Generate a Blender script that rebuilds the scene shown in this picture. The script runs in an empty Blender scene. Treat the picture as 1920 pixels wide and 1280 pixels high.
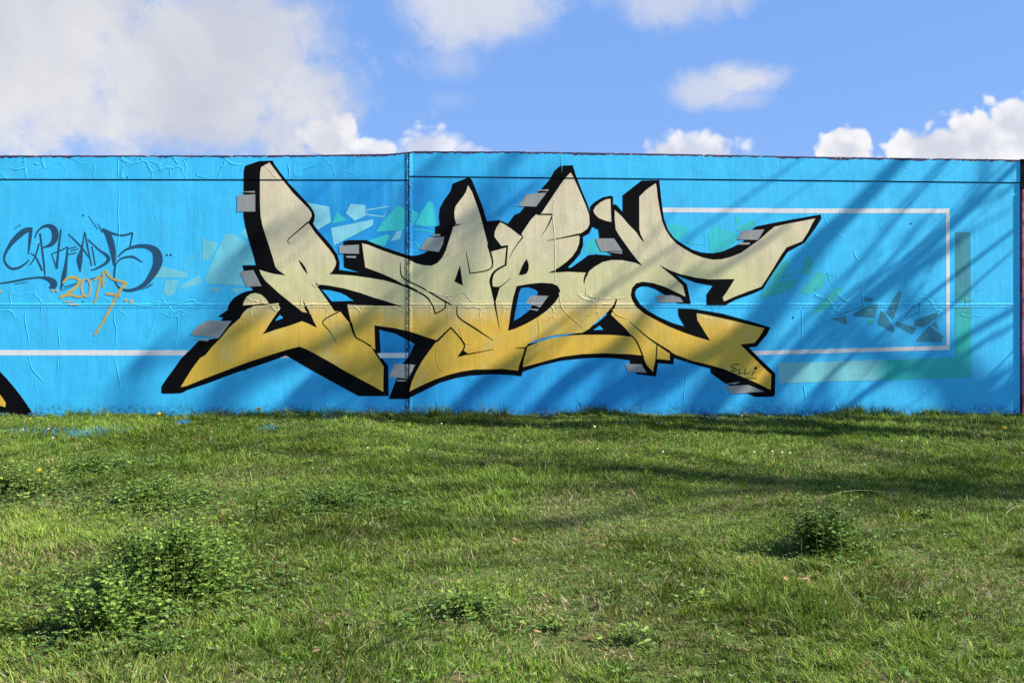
import bpy, bmesh, math, random
import numpy as np
from mathutils import Vector, Matrix, noise as mnoise

R = math.radians
rng = np.random.default_rng(7)
random.seed(7)
scene = bpy.context.scene
COL = scene.collection

# ------------------------------------------------------------------ camera
F, CX, CY, D, EYE = 1940.0, 960.0, 640.0, 10.0, 0.70
cam_d = bpy.data.cameras.new('camera')
cam = bpy.data.objects.new('camera', cam_d); COL.objects.link(cam)
cam.location = (0, -D, EYE); cam.rotation_euler = (R(90), 0, 0)
cam_d.sensor_width = 36.0; cam_d.lens = 36.0 * F / 1920.0
cam_d.clip_start = 0.05; cam_d.clip_end = 3000
scene.camera = cam

# ------------------------------------------------------------------ sun + sky
SUN_EL, SUN_A = 40.0, 79.0            # elevation; angle from the wall's normal towards the right
sv = Vector((math.cos(R(SUN_EL)) * math.sin(R(SUN_A)), -math.cos(R(SUN_EL)) * math.cos(R(SUN_A)), math.sin(R(SUN_EL))))
sun_d = bpy.data.lights.new('sun', 'SUN'); sun_d.energy = 5.0; sun_d.angle = R(0.53); sun_d.color = (1.0, 0.95, 0.86)
sun = bpy.data.objects.new('sun', sun_d); COL.objects.link(sun)
sun.rotation_euler = (-sv).to_track_quat('-Z', 'Y').to_euler(); sun.location = (20, -6, 20)

scene.view_settings.view_transform = 'Standard'
scene.view_settings.look = 'None'
EXPOSURE = 1.5
scene.view_settings.exposure = EXPOSURE
scene.view_settings.gamma = 1.0
scene.view_settings.use_curve_mapping = False
scene.cycles.max_bounces = 6
scene.cycles.use_denoising = False

SKY_STRENGTH = 0.085


class NT:
    """tiny helper for node trees"""
    def __init__(self, tree):
        self.t = tree; self.n = tree.nodes; self.l = tree.links

    def node(self, typ, **kw):
        nd = self.n.new(typ)
        for k, v in kw.items(): setattr(nd, k, v)
        return nd

    def put(self, sock, v):
        if isinstance(v, bpy.types.NodeSocket): self.l.new(v, sock)
        elif v is not None: sock.default_value = v

    def m(self, op, a, b=None, c=None, clamp=False):
        nd = self.node('ShaderNodeMath', operation=op, use_clamp=clamp)
        self.put(nd.inputs[0], a); self.put(nd.inputs[1], b)
        if c is not None: self.put(nd.inputs[2], c)
        return nd.outputs[0]

    def mix(self, f, a, b, blend='MIX'):
        nd = self.node('ShaderNodeMix', data_type='RGBA', blend_type=blend)
        self.put(nd.inputs[0], f); self.put(nd.inputs[6], a); self.put(nd.inputs[7], b)
        return nd.outputs[2]

    def noise(self, vec, scale, detail=3.0, rough=0.5, dist=0.0, out=0):
        nd = self.node('ShaderNodeTexNoise')
        if vec is not None: self.l.new(vec, nd.inputs['Vector'])
        nd.inputs['Scale'].default_value = scale; nd.inputs['Detail'].default_value = detail
        nd.inputs['Roughness'].default_value = rough; nd.inputs['Distortion'].default_value = dist
        return nd.outputs[out]

    def mapr(self, v, a, b, c=0.0, d=1.0, smooth=True):
        nd = self.node('ShaderNodeMapRange', interpolation_type='SMOOTHSTEP' if smooth else 'LINEAR', clamp=True)
        self.put(nd.inputs[0], v)
        for i, q in enumerate((a, b, c, d)): self.put(nd.inputs[1 + i], q)
        return nd.outputs[0]

    def scalevec(self, vec, s):
        nd = self.node('ShaderNodeVectorMath', operation='MULTIPLY')
        self.l.new(vec, nd.inputs[0]); nd.inputs[1].default_value = s
        return nd.outputs[0]

    def ramp(self, f, stops):
        nd = self.node('ShaderNodeValToRGB'); cr = nd.color_ramp
        while len(cr.elements) < len(stops): cr.elements.new(0.5)
        for e, (p, c) in zip(cr.elements, stops): e.position = p; e.color = (*c, 1)
        self.put(nd.inputs[0], f)
        return nd.outputs[0]


def srgb(r, g, b):
    f = lambda c: (c / 255 / 12.92) if c / 255 <= 0.04045 else ((c / 255 + 0.055) / 1.055) ** 2.4
    return (f(r), f(g), f(b))


def build_world():
    w = bpy.data.worlds.new('World'); scene.world = w; w.use_nodes = True
    t = NT(w.node_tree); t.n.clear()
    out = t.node('ShaderNodeOutputWorld'); bg = t.node('ShaderNodeBackground')
    t.l.new(bg.outputs[0], out.inputs[0]); bg.inputs[1].default_value = SKY_STRENGTH
    sky = t.node('ShaderNodeTexSky', sky_type='NISHITA'); sky.sun_disc = False
    sky.sun_elevation = R(SUN_EL); sky.sun_rotation = math.atan2(sv.x, sv.y)
    sky.altitude = 60; sky.air_density = 1.0; sky.dust_density = 0.35; sky.ozone_density = 2.2
    geo = t.node('ShaderNodeTexCoord'); d = geo.outputs['Generated']
    sep = t.node('ShaderNodeSeparateXYZ'); t.l.new(d, sep.inputs[0])
    az = t.m('ARCTAN2', sep.outputs[0], sep.outputs[1]); el = t.m('ARCSINE', sep.outputs[2])
    wv = t.node('ShaderNodeVectorMath', operation='ADD'); t.l.new(d, wv.inputs[0])
    t.l.new(t.scalevec(t.noise(d, 11.0, 4.0, 0.6, out=1), (0.05, 0.05, 0.05)), wv.inputs[1]); dw = wv.outputs[0]
    n_big = t.noise(dw, 8.0, 9.0, 0.58, 0.15); n_fine = t.noise(dw, 27.0, 9.0, 0.64, 0.25)
    nb = t.m('SUBTRACT', n_big, 0.5); nf = t.m('SUBTRACT', n_fine, 0.5)

    def vor(scale):
        v = t.node('ShaderNodeTexVoronoi', feature='SMOOTH_F1'); t.l.new(dw, v.inputs['Vector'])
        v.inputs['Scale'].default_value = scale; v.inputs['Smoothness'].default_value = 0.25
        return v.outputs['Distance']
    puff = t.m('SUBTRACT', 0.62, t.m('ADD', t.m('MULTIPLY', vor(34.0), 0.75), t.m('MULTIPLY', vor(85.0), 0.45)))

    def cloud(px, py, rx, ry, hard, dens, amp_b=1.2, amp_f=1.1, amp_p=0.0):
        a0 = math.atan((px - CX) / F); e0 = math.atan((CY - py) / F * math.cos(a0))
        dx = t.m('DIVIDE', t.m('SUBTRACT', az, a0), rx / F); dy = t.m('DIVIDE', t.m('SUBTRACT', el, e0), ry / F)
        r = t.m('SQRT', t.m('ADD', t.m('MULTIPLY', dx, dx), t.m('MULTIPLY', dy, dy)))
        v = t.m('SUBTRACT', 1.0, r)
        v = t.m('ADD', v, t.m('MULTIPLY', nb, amp_b)); v = t.m('ADD', v, t.m('MULTIPLY', nf, amp_f))
        if amp_p: v = t.m('ADD', v, t.m('MULTIPLY', puff, amp_p))
        return t.m('MULTIPLY', t.mapr(v, 0.0, 1.0 / hard), dens), v

    soft, crisp, body = None, None, None
    mx = lambda a, b: b if a is None else t.m('MAXIMUM', a, b)
    for c in ((20, 110, 460, 230, 1.5, 0.98), (330, 140, 430, 190, 1.5, 0.97), (440, 70, 270, 130, 1.3, 0.9),
              (560, 150, 140, 70, 1.3, 0.85), (400, 235, 260, 62, 1.4, 0.88), (-300, 60, 420, 220, 1.4, 0.95),
              (890, 0, 200, 105, 1.25, 0.80), (850, 122, 85, 48, 1.0, 0.34), (850, 187, 60, 24, 1.0, 0.18),
              (1270, -10, 165, 62, 1.2, 0.62), (1330, 170, 105, 46, 1.3, 0.66), (1395, 150, 95, 40, 1.3, 0.82), (1380, 185, 90, 30, 1.1, 0.45)):
        soft = mx(soft, cloud(*c)[0])
    for c in ((620, 262, 58, 50, 3.4, 1.0), (690, 290, 75, 34, 2.4, 0.92), (800, 278, 66, 46, 1.7, 0.85), (880, 290, 50, 24, 1.5, 0.6),
              (1290, 290, 120, 44, 2.2, 0.93), (1582, 284, 54, 52, 4.0, 1.0), (1750, 290, 95, 58, 4.0, 1.0),
              (1830, 268, 80, 55, 4.0, 1.0), (1915, 255, 80, 72, 4, 1.0), (2060, 260, 110, 80, 4, 1.0)):
        m_, v_ = cloud(*c, 0.45, 0.75, 0.9); crisp = mx(crisp, m_); body = mx(body, v_)
    # the rest of the sky: scattered fair-weather cloud of the same kind, outside the sector in view
    gen = t.mapr(t.m('ADD', t.m('MULTIPLY', t.noise(d, 3.2, 7.0, 0.55, 0.3), 1.0), t.m('MULTIPLY', nf, 0.12)), 0.52, 0.66, 0.0, 0.85)
    off = t.mapr(t.m('ABSOLUTE', az), 0.50, 0.75); up = t.mapr(el, 0.34, 0.50)
    gen = t.m('MULTIPLY', gen, t.m('MAXIMUM', off, up))
    soft = mx(soft, gen)
    # the blue itself
    k = 1.0 / SKY_STRENGTH / 2 ** EXPOSURE
    blue = t.mix(0.80, sky.outputs[0], (0.175 * k, 0.372 * k, 0.87 * k, 1))
    shade = t.mapr(t.m('ADD', t.noise(dw, 4.5, 5.0, 0.55, 0.3), t.m('MULTIPLY', nf, 0.10)), 0.30, 0.68)
    soft_c = t.mix(shade, (0.595 * k, 0.62 * k, 0.705 * k, 1), (0.83 * k, 0.825 * k, 0.845 * k, 1))
    lit = t.m('SUBTRACT', t.m('ADD', t.m('MULTIPLY', puff, 0.9), t.m('MULTIPLY', nf, 0.8)), t.m('MULTIPLY', body, 0.38))
    crisp_c = t.mix(t.mapr(lit, -0.42, 0.06), (0.67 * k, 0.70 * k, 0.80 * k, 1), (0.95 * k, 0.95 * k, 0.98 * k, 1))
    c1 = t.mix(crisp, blue, crisp_c)
    c2 = t.mix(soft, c1, soft_c)
    t.l.new(c2, bg.inputs[0])


build_world()


# ------------------------------------------------------------------ bookkeeping
def tag(o, label=None, cat=None, group=None, kind=None):
    if label: o['label'] = label
    if cat: o['category'] = cat
    if group: o['group'] = group
    if kind: o['kind'] = kind
    return o


def link(name, mesh, mats, parent=None):
    o = bpy.data.objects.new(name, mesh); COL.objects.link(o)
    if mats is not None:
        for mm in (mats if isinstance(mats, (list, tuple)) else [mats]): mesh.materials.append(mm)
    if parent is not None: o.parent = parent
    return o


def empty(name, loc):
    o = bpy.data.objects.new(name, None); COL.objects.link(o); o.location = loc; o.empty_display_size = 0.1
    return o


def px2wall(px, py): return ((px - CX) * D / F, EYE + (CY - py) * D / F)


SLOPE = 0.085


def ground_h(x, y):
    """terrain height: flat at the wall's foot and behind it, a lawn bank falling towards the viewer"""
    base = SLOPE * min(0.0, y) if y > -14 else -SLOPE * 14 + 0.01 * (y + 14)
    n = mnoise.noise(Vector((x * 0.55, y * 0.55, 3.1))) * 0.035 + mnoise.noise(Vector((x * 1.7, y * 1.7, 9.0))) * 0.018
    return base + n - 0.01


def px2ground(px, py):
    k = (py - CY) / F
    t = (EYE + SLOPE * D) / (SLOPE + k)
    for _ in range(4):
        x = (px - CX) / F * t; y = -D + t
        zr = EYE - k * t; t += (zr - ground_h(x, y)) / (SLOPE + k)
    x = (px - CX) / F * t; y = -D + t
    return Vector((x, y, ground_h(x, y)))


# ------------------------------------------------------------------ materials
XJ = (766 - CX) * D / F                         # the vertical joint
ZJ = px2wall(0, 573)[1]                         # the horizontal joint


def relief(t, strength=1.0):
    """height field of the much over-painted wall, in metres, from world position"""
    g = t.node('ShaderNodeNewGeometry'); p = g.outputs['Position']
    sep = t.node('ShaderNodeSeparateXYZ'); t.l.new(p, sep.inputs[0])
    flat = t.node('ShaderNodeCombineXYZ'); t.l.new(sep.outputs[0], flat.inputs[0]); t.l.new(sep.outputs[2], flat.inputs[2])
    q = flat.outputs[0]
    h = t.m('MULTIPLY', t.noise(q, 30.0, 2.0, 0.5), 0.00034)                                    # roller stipple
    h = t.m('ADD', h, t.m('MULTIPLY', t.noise(t.scalevec(q, (9.0, 1, 1.6)), 1.0, 4.0, 0.6), 0.0040))   # brush drag, drips
    h = t.m('ADD', h, t.m('MULTIPLY', t.noise(q, 2.3, 2.0, 0.5), 0.010))
    # sparse blobs of old paint
    vo = t.node('ShaderNodeTexVoronoi', feature='F1'); t.l.new(q, vo.inputs['Vector']); vo.inputs['Scale'].default_value = 14.0
    blob = t.mapr(vo.outputs['Distance'], 0.05, 0.13, 1.0, 0.0)
    keep = t.node('ShaderNodeSeparateColor'); t.l.new(vo.outputs['Color'], keep.inputs[0])
    blob = t.m('MULTIPLY', blob, t.mapr(keep.outputs[0], 0.58, 0.80))
    h = t.m('ADD', h, t.m('MULTIPLY', blob, 0.0034))
    # lifted flakes and cracks, strongest on the beam and along the joints
    wq = t.node('ShaderNodeVectorMath', operation='ADD'); t.l.new(q, wq.inputs[0])
    wn = t.scalevec(t.noise(q, 5.0, 3.0, 0.6, out=1), (0.16, 0.0, 0.16)); t.l.new(wn, wq.inputs[1])
    vc = t.node('ShaderNodeTexVoronoi', feature='DISTANCE_TO_EDGE'); t.l.new(wq.outputs[0], vc.inputs['Vector']); vc.inputs['Scale'].default_value = 3.4
    crack = t.mapr(vc.outputs['Distance'], 0.0, 0.035, 1.0, 0.0)
    vf = t.node('ShaderNodeTexVoronoi', feature='F1'); t.l.new(wq.outputs[0], vf.inputs['Vector']); vf.inputs['Scale'].default_value = 3.4
    fl = t.node('ShaderNodeSeparateColor'); t.l.new(vf.outputs['Color'], fl.inputs[0])
    sel = t.mapr(t.noise(q, 1.6, 2.0, 0.5), 0.48, 0.60)
    zone_j = t.mapr(t.m('ABSOLUTE', t.m('SUBTRACT', sep.outputs[2], ZJ)), 0.03, 0.16, 1.0, 0.0)
    zone_c = t.m('MULTIPLY', t.mapr(sep.outputs[2], 2.24, 2.30, 0.0, 0.75), t.mapr(sep.outputs[0], XJ - 1.3, XJ - 0.1, 1.0, 0.12))
    zone = t.m('MAXIMUM', t.m('MULTIPLY', t.m('MAXIMUM', zone_j, zone_c), t.mapr(t.noise(q, 1.1, 2.0), 0.40, 0.58)), t.m('MULTIPLY', sel, 0.07))
    h = t.m('ADD', h, t.m('MULTIPLY', t.m('MULTIPLY', crack, zone), 0.0036))
    h = t.m('ADD', h, t.m('MULTIPLY', t.m('MULTIPLY', t.m('GREATER_THAN', fl.outputs[1], 0.5), zone), 0.0022))
    # crusty bead along the joints
    zx = t.mapr(t.m('ABSOLUTE', t.m('SUBTRACT', sep.outputs[0], XJ)), 0.012, 0.045, 1.0, 0.0)
    zz = t.mapr(t.m('ABSOLUTE', t.m('SUBTRACT', sep.outputs[2], ZJ)), 0.008, 0.03, 1.0, 0.0)
    crust = t.m('MULTIPLY', t.m('MAXIMUM', zx, t.m('MULTIPLY', zz, 0.22)), t.noise(q, 34.0, 4.0, 0.65))
    h = t.m('ADD', h, t.m('MULTIPLY', crust, 0.026))
    b = t.node('ShaderNodeBump'); b.inputs['Strength'].default_value = strength; b.inputs['Distance'].default_value = 1.0
    t.l.new(h, b.inputs['Height'])
    return b.outputs[0], q, sep


def paint(name, color=None, rough=0.55, build=None, vary=0.10, strength=0.62, spec=0.3):
    mat = bpy.data.materials.new(name); mat.use_nodes = True
    t = NT(mat.node_tree); t.n.clear()
    out = t.node('ShaderNodeOutputMaterial'); bs = t.node('ShaderNodeBsdfPrincipled')
    t.l.new(bs.outputs[0], out.inputs[0])
    nrm, q, sep = relief(t, strength)
    c = build(t, q, sep) if build else (*color, 1)
    # uneven spray coverage
    v = t.m('ADD', t.m('MULTIPLY', t.noise(t.scalevec(q, (3.0, 1, 1.1)), 1.3, 5.0, 0.6), 0.7), t.m('MULTIPLY', t.noise(q, 14.0, 3.0, 0.6), 0.3))
    v = t.mapr(v, 0.3, 0.7, 1.0 - vary, 1.0 + vary, smooth=False)
    mul = t.node('ShaderNodeVectorMath', operation='SCALE')
    if isinstance(c, bpy.types.NodeSocket): t.l.new(c, mul.inputs[0])
    else: mul.inputs[0].default_value = c[:3]
    # grime caught in the upright joint
    gx = t.mapr(t.m('ABSOLUTE', t.m('SUBTRACT', t.m('ADD', sep.outputs[0], t.m('MULTIPLY', t.m('SUBTRACT', t.noise(q, 9.0, 3.0, 0.6), 0.5), 0.055)), XJ - 0.006)), 0.006, 0.032, 1.0, 0.0)
    gr = t.m('MULTIPLY', gx, t.mapr(t.noise(t.scalevec(q, (1.6, 1, 0.7)), 26.0, 4.0, 0.7), 0.38, 0.56))
    v = t.m('MULTIPLY', v, t.m('SUBTRACT', 1.0, t.m('MULTIPLY', gr, 0.8)))
    t.l.new(v, mul.inputs['Scale'])
    t.l.new(mul.outputs[0], bs.inputs['Base Color']); t.l.new(nrm, bs.inputs['Normal'])
    bs.inputs['Roughness'].default_value = rough; bs.inputs['Specular IOR Level'].default_value = spec
    return mat


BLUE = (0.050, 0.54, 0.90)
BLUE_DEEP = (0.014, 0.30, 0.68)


def blue_build(t, q, sep):
    # deeper blue sprayed behind the middle of the lettering
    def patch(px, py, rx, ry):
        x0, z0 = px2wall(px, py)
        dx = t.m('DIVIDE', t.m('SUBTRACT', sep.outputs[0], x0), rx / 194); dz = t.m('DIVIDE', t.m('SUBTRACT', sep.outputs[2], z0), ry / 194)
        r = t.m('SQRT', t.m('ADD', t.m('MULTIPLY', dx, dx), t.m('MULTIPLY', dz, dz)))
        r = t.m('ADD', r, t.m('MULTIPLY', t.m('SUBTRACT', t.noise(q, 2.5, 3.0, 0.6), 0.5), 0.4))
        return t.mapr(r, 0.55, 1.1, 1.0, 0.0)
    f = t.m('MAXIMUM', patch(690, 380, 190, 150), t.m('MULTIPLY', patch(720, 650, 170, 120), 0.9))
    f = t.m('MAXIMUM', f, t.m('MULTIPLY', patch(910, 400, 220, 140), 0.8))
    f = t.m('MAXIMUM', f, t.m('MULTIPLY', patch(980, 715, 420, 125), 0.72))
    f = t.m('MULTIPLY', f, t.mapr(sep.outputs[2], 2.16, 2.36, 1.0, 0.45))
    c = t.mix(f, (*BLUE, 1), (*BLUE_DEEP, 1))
    # older, paler coats showing through in vertical drags
    old = t.mapr(t.noise(t.scalevec(q, (5.0, 1, 0.8)), 1.0, 5.0, 0.65), 0.48, 0.72, 0.0, 0.36)
    c = t.mix(old, c, (0.075, 0.52, 0.84, 1))
    # splashed earth along the foot
    dirt = t.m('MULTIPLY', t.mapr(t.m('ADD', sep.outputs[2], t.m('MULTIPLY', t.m('SUBTRACT', t.noise(q, 9.0, 5.0, 0.7), 0.5), 0.22)), 0.0, 0.13, 1.0, 0.0), t.mapr(t.noise(q, 26.0, 4.0, 0.7), 0.40, 0.62))
    c = t.mix(t.m('MULTIPLY', dirt, 0.75), c, (0.035, 0.13, 0.24, 1))
    # chips where the top coats have come away
    vc = t.node('ShaderNodeTexVoronoi', feature='F1'); t.l.new(q, vc.inputs['Vector']); vc.inputs['Scale'].default_value = 7.0
    kc = t.node('ShaderNodeSeparateColor'); t.l.new(vc.outputs['Color'], kc.inputs[0])
    chip = t.m('MULTIPLY', t.mapr(t.m('ADD', vc.outputs['Distance'], t.m('MULTIPLY', t.m('SUBTRACT', t.noise(q, 40.0, 3.0), 0.5), 0.12)), 0.07, 0.09, 1.0, 0.0), t.m('GREATER_THAN', kc.outputs[0], 0.93))
    return t.mix(chip, c, t.mix(t.m('GREATER_THAN', kc.outputs[1], 0.5), (0.02, 0.10, 0.25, 1), (0.30, 0.42, 0.50, 1)))


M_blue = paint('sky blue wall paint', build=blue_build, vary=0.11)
M_deep = paint('deep blue wall paint', (0.011, 0.27, 0.62))
M_mid = paint('bright blue wall paint', (0.022, 0.44, 0.82))
M_black = paint('black spray paint', (0.0035, 0.0035, 0.004), rough=0.6, vary=0.3, strength=0.5, spec=0.06)
M_grey = paint('grey spray paint', (0.315, 0.32, 0.30), vary=0.10)
M_white = paint('white stripe paint', (0.80, 0.77, 0.76), vary=0.06)
M_navy = paint('navy marker paint', (0.018, 0.080, 0.155))
M_gold = paint('gold marker paint', (0.55, 0.41, 0.10))
M_pale_gold = paint('pale gold marker paint', (0.50, 0.45, 0.27))
M_shard_pale = paint('pale aqua paint', (0.24, 0.62, 0.72), vary=0.16)
M_shard_soft = paint('soft aqua paint', (0.17, 0.57, 0.67), vary=0.16)
M_shard_green = paint('turquoise paint', (0.045, 0.57, 0.60), vary=0.16)
M_shard_sea = paint('sea green paint', (0.055, 0.54, 0.52), vary=0.16)
M_shard_slate = paint('slate teal paint', (0.045, 0.26, 0.36), vary=0.14)


def fill_build(t, q, sep):
    wob = t.m('ADD', t.m('MULTIPLY', t.m('SUBTRACT', t.noise(q, 1.7, 4.0, 0.6), 0.5), 0.34), t.m('MULTIPLY', t.m('SUBTRACT', t.noise(q, 7.0, 3.0, 0.6), 0.5), 0.07))
    py = t.m('ADD', sep.outputs[2], wob)                          # height with cloudy spray fade
    f = t.mapr(py, px2wall(0, 665)[1], px2wall(0, 360)[1], 0.0, 1.0, smooth=False)
    c = t.ramp(f, [(0.0, (0.77, 0.47, 0.055)), (0.17, (0.78, 0.48, 0.065)), (0.235, (0.76, 0.52, 0.14)), (0.30, (0.72, 0.58, 0.28)), (0.36, (0.69, 0.61, 0.315)),
                   (0.52, (0.70, 0.63, 0.33)), (0.64, (0.74, 0.62, 0.385)), (1.0, (0.77, 0.635, 0.43))])
    # a greenish haze of overspray here and there
    g = t.m('MULTIPLY', t.mapr(t.noise(q, 3.1, 3.0, 0.6), 0.50, 0.70), 0.36)
    return t.mix(g, c, (0.52, 0.54, 0.26, 1))


M_fill = paint('cream to gold spray fade', build=fill_build, vary=0.09)


def attr_build(t, q, sep):
    a = t.node('ShaderNodeAttribute'); a.attribute_name = 'pigment'
    return a.outputs['Color']


M_fade = paint('faded bar paint', build=attr_build, vary=0.10)


def crust_build(t, q, sep):
    n = t.noise(t.scalevec(q, (9.0, 1, 22.0)), 1.0, 5.0, 0.7)
    c = t.ramp(n, [(0.30, (0.012, 0.06, 0.17)), (0.46, (0.015, 0.035, 0.09)), (0.54, (0.10, 0.025, 0.05)), (0.60, (0.06, 0.10, 0.20)), (0.68, (0.55, 0.54, 0.56))])
    return c


M_crust = paint('old layered paint and mortar', build=crust_build, vary=0.15)
M_gap = paint('dark joint', (0.006, 0.04, 0.10), vary=0.3)
M_concrete = paint('bare concrete', (0.30, 0.29, 0.27), vary=0.15)


def red_build(t, q, sep):
    n = t.noise(t.scalevec(q, (6.0, 1, 3.0)), 1.0, 4.0, 0.65)
    return t.ramp(n, [(0.3, (0.10, 0.012, 0.03)), (0.45, (0.36, 0.05, 0.10)), (0.55, (0.45, 0.16, 0.30)), (0.7, (0.30, 0.03, 0.07))])


M_red = paint('crimson and pink paint', build=red_build)

# ------------------------------------------------------------------ the painted wall
def C(n):
    """corners of the study views the outlines were measured in (four units to a photo pixel)"""
    ox, oy = {1: (0, 270), 2: (0, 500), 3: (290, 280), 4: (290, 500), 5: (640, 280), 6: (640, 500), 7: (1080, 280), 8: (1080, 500), 9: (1440, 270), 10: (1440, 500)}[n]
    return lambda pts: [(ox + p[0] / 4, oy + p[1] / 4, *[q / 4 for q in p[2:]]) for p in pts]


c1, c2, c3, c4, c5, c6, c7, c8, c9, c10 = [C(i) for i in range(1, 11)]


def lerp_line(pts):
    xs = [p[0] for p in pts]; ys = [p[1] for p in pts]
    return lambda x: float(np.interp(x, xs, ys))


top_line = lerp_line([(-400, 292), (0, 291), (250, 291), (440, 291), (600, 290), (730, 288), (757, 285.5), (777, 283), (1000, 284), (1250, 288), (1500, 293), (1700, 296), (1880, 298.5), (1915, 299.5)])
capL = lambda x: 336.5 + 0.0020 * x
capR = lambda x: 331.0 + (x - 770) * 0.0104
XV = 766.0
GAP = 1.05                                         # half width of the open joint under the beam, px
H_PROF = [(-5, 0), (-1.5, 0.0010), (0.3, -0.0024), (2.2, 0.0002), (5, 0)]
V_PROF = [(-5, 0), (-2.2, 0.0016), (-0.4, -0.0070), (1.4, 0.0012), (4, 0)]


def depth(px, py):
    """how far the wall's face stands proud (+) of the plane, metres"""
    cl = capL(px) if px < XV else capR(px)
    d = 0.004 if py < cl else 0.0
    hy = py - 573.0
    d += float(np.interp(hy, [a for a, _ in H_PROF], [b for _, b in H_PROF]))
    d += float(np.interp(px - XV, [a for a, _ in V_PROF], [b for _, b in V_PROF]))
    return d


def sheet_bm(polys, layer, cols=None, cut=True):
    """paint film(s) lying on the wall face, cut to follow its joints"""
    bm = bmesh.new()
    for pi, poly in enumerate(polys):
        vs = []
        for p in poly:
            if vs and (abs(vs[-1].co.x - p[0]) + abs(vs[-1].co.z - p[1])) < 0.02: continue
            vs.append(bm.verts.new((p[0], 0, p[1])))
        if len(vs) > 2: bm.faces.new(vs)
    bm.normal_update()
    big = [f for f in bm.faces if len(f.verts) > 3]
    if big: bmesh.ops.triangulate(bm, faces=big, ngon_method='EAR_CLIP')
    xs = [v.co.x for v in bm.verts]; zs = [v.co.z for v in bm.verts]
    x0, x1, z0, z1 = min(xs), max(xs), min(zs), max(zs)

    def bis(co, no):
        bmesh.ops.bisect_plane(bm, geom=bm.verts[:] + bm.edges[:] + bm.faces[:], plane_co=co, plane_no=no, dist=1e-5)
    if cut:
        if x0 < XV + 9 and x1 > XV - 9:
            for o, _ in V_PROF: bis((XV + o, 0, 0), (1, 0, 0))
        if z0 < 580 and z1 > 566:
            for o, _ in H_PROF: bis((0, 0, 573 + o), (0, 0, 1))
        if z0 < 346:
            for fn, s in ((capL, 0.0020), (capR, 0.0104)):
                for o in (-GAP, GAP): bis((0, 0, fn(0) + o), (-s, 0, 1))
        kill = []
        for f in bm.faces:
            c = f.calc_center_median(); cl = capL(c.x) if c.x < XV else capR(c.x)
            if abs(c.z - cl) < GAP * 0.98: kill.append(f)
        if kill: bmesh.ops.delete(bm, geom=kill, context='FACES')
    for v in bm.verts:
        px, py = v.co.x, v.co.z
        X, Z = px2wall(px, py)
        dd = depth(px, py)
        v.co = (X, -dd - layer * 0.0004, Z)
    for f in bm.faces:
        f.normal_update()
        if f.normal.y > 0: f.normal_flip()
    return bm


def finish(bm, name, mat, parent, smooth=False):
    me = bpy.data.meshes.new(name); bm.to_mesh(me); bm.free()
    return link(name, me, mat, parent)


wall = empty('graffiti_wall', (0, 0, 0))
tag(wall, 'long bright blue wall painted with large cream and gold graffiti letters', 'wall')


def film(name, polys, mat, layer, parent=None, label=None):
    if polys and not isinstance(polys[0], list): polys = [polys]
    o = finish(sheet_bm(polys, layer), name, mat, parent or wall)
    if label: o['label'] = label
    return o


def catmull(pts, n=6):
    out = []
    P = [pts[0]] + list(pts) + [pts[-1]]
    for i in range(1, len(P) - 2):
        for k in range(n):
            u = k / n
            out.append(tuple(0.5 * (2 * b + (c - a) * u + (2 * a - 5 * b + 4 * c - d) * u * u + (3 * b - a - 3 * c + d) * u ** 3)
                             for a, b, c, d in zip(P[i - 1], P[i], P[i + 1], P[i + 2])))
    out.append(tuple(pts[-1]))
    return out


def stroke_polys(pts, smooth=True, n=5):
    """a tapering painted stroke as a chain of quads with rounded ends"""
    p = catmull(pts, n) if smooth and len(pts) > 2 else list(pts)
    L, Rr = [], []
    for i, q in enumerate(p):
        a = p[max(0, i - 1)]; b = p[min(len(p) - 1, i + 1)]
        dx, dy = b[0] - a[0], b[1] - a[1]; ln = math.hypot(dx, dy) or 1
        w = max(q[2], 0.5) / 2
        L.append((q[0] - dy / ln * w, q[1] + dx / ln * w)); Rr.append((q[0] + dy / ln * w, q[1] - dx / ln * w))
    polys = [[L[i], L[i + 1], Rr[i + 1], Rr[i]] for i in range(len(p) - 1)]
    return polys


def strokes(name, lst, mat, layer, parent=None, label=None, smooth=True):
    """several strokes in one film; each later stroke lies a hair prouder than the last"""
    bmall = bmesh.new()
    for i, s in enumerate(lst):
        b = sheet_bm(stroke_polys(s, smooth), layer + i * 0.06)
        me = bpy.data.meshes.new('tmp'); b.to_mesh(me); b.free(); bmall.from_mesh(me); bpy.data.meshes.remove(me)
    o = finish(bmall, name, mat, parent or wall)
    if label: o['label'] = label
    return o


def disc(cx, cy, r, n=10, sy=1.0): return [(cx + r * math.cos(2 * math.pi * i / n), cy + r * sy * math.sin(2 * math.pi * i / n)) for i in range(n)]


LEFT = -420.0
BASE = 800.0


def panel(name, x0, x1, fn, label=None):
    poly = [(x, fn(x) + GAP) for x in np.linspace(x0, x1, 3)] + [(x1, BASE), (x0, BASE)]
    bm = sheet_bm([poly], 0)
    X0, X1 = px2wall(x0, 0)[0], px2wall(x1, 0)[0]
    bmesh.ops.create_cube(bm, size=1, matrix=Matrix.Translation(((X0 + X1) / 2, 0.145, 1.085)) @ Matrix.Diagonal((X1 - X0 - 0.004, 0.25, 2.34, 1)))
    for f in bm.faces:
        if f.calc_center_median().y > 0.015: f.material_index = 1
    return finish(bm, name, [M_blue, M_gap], wall)


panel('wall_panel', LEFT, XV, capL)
panel('wall_panel', XV, 1912.5, capR)


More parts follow.
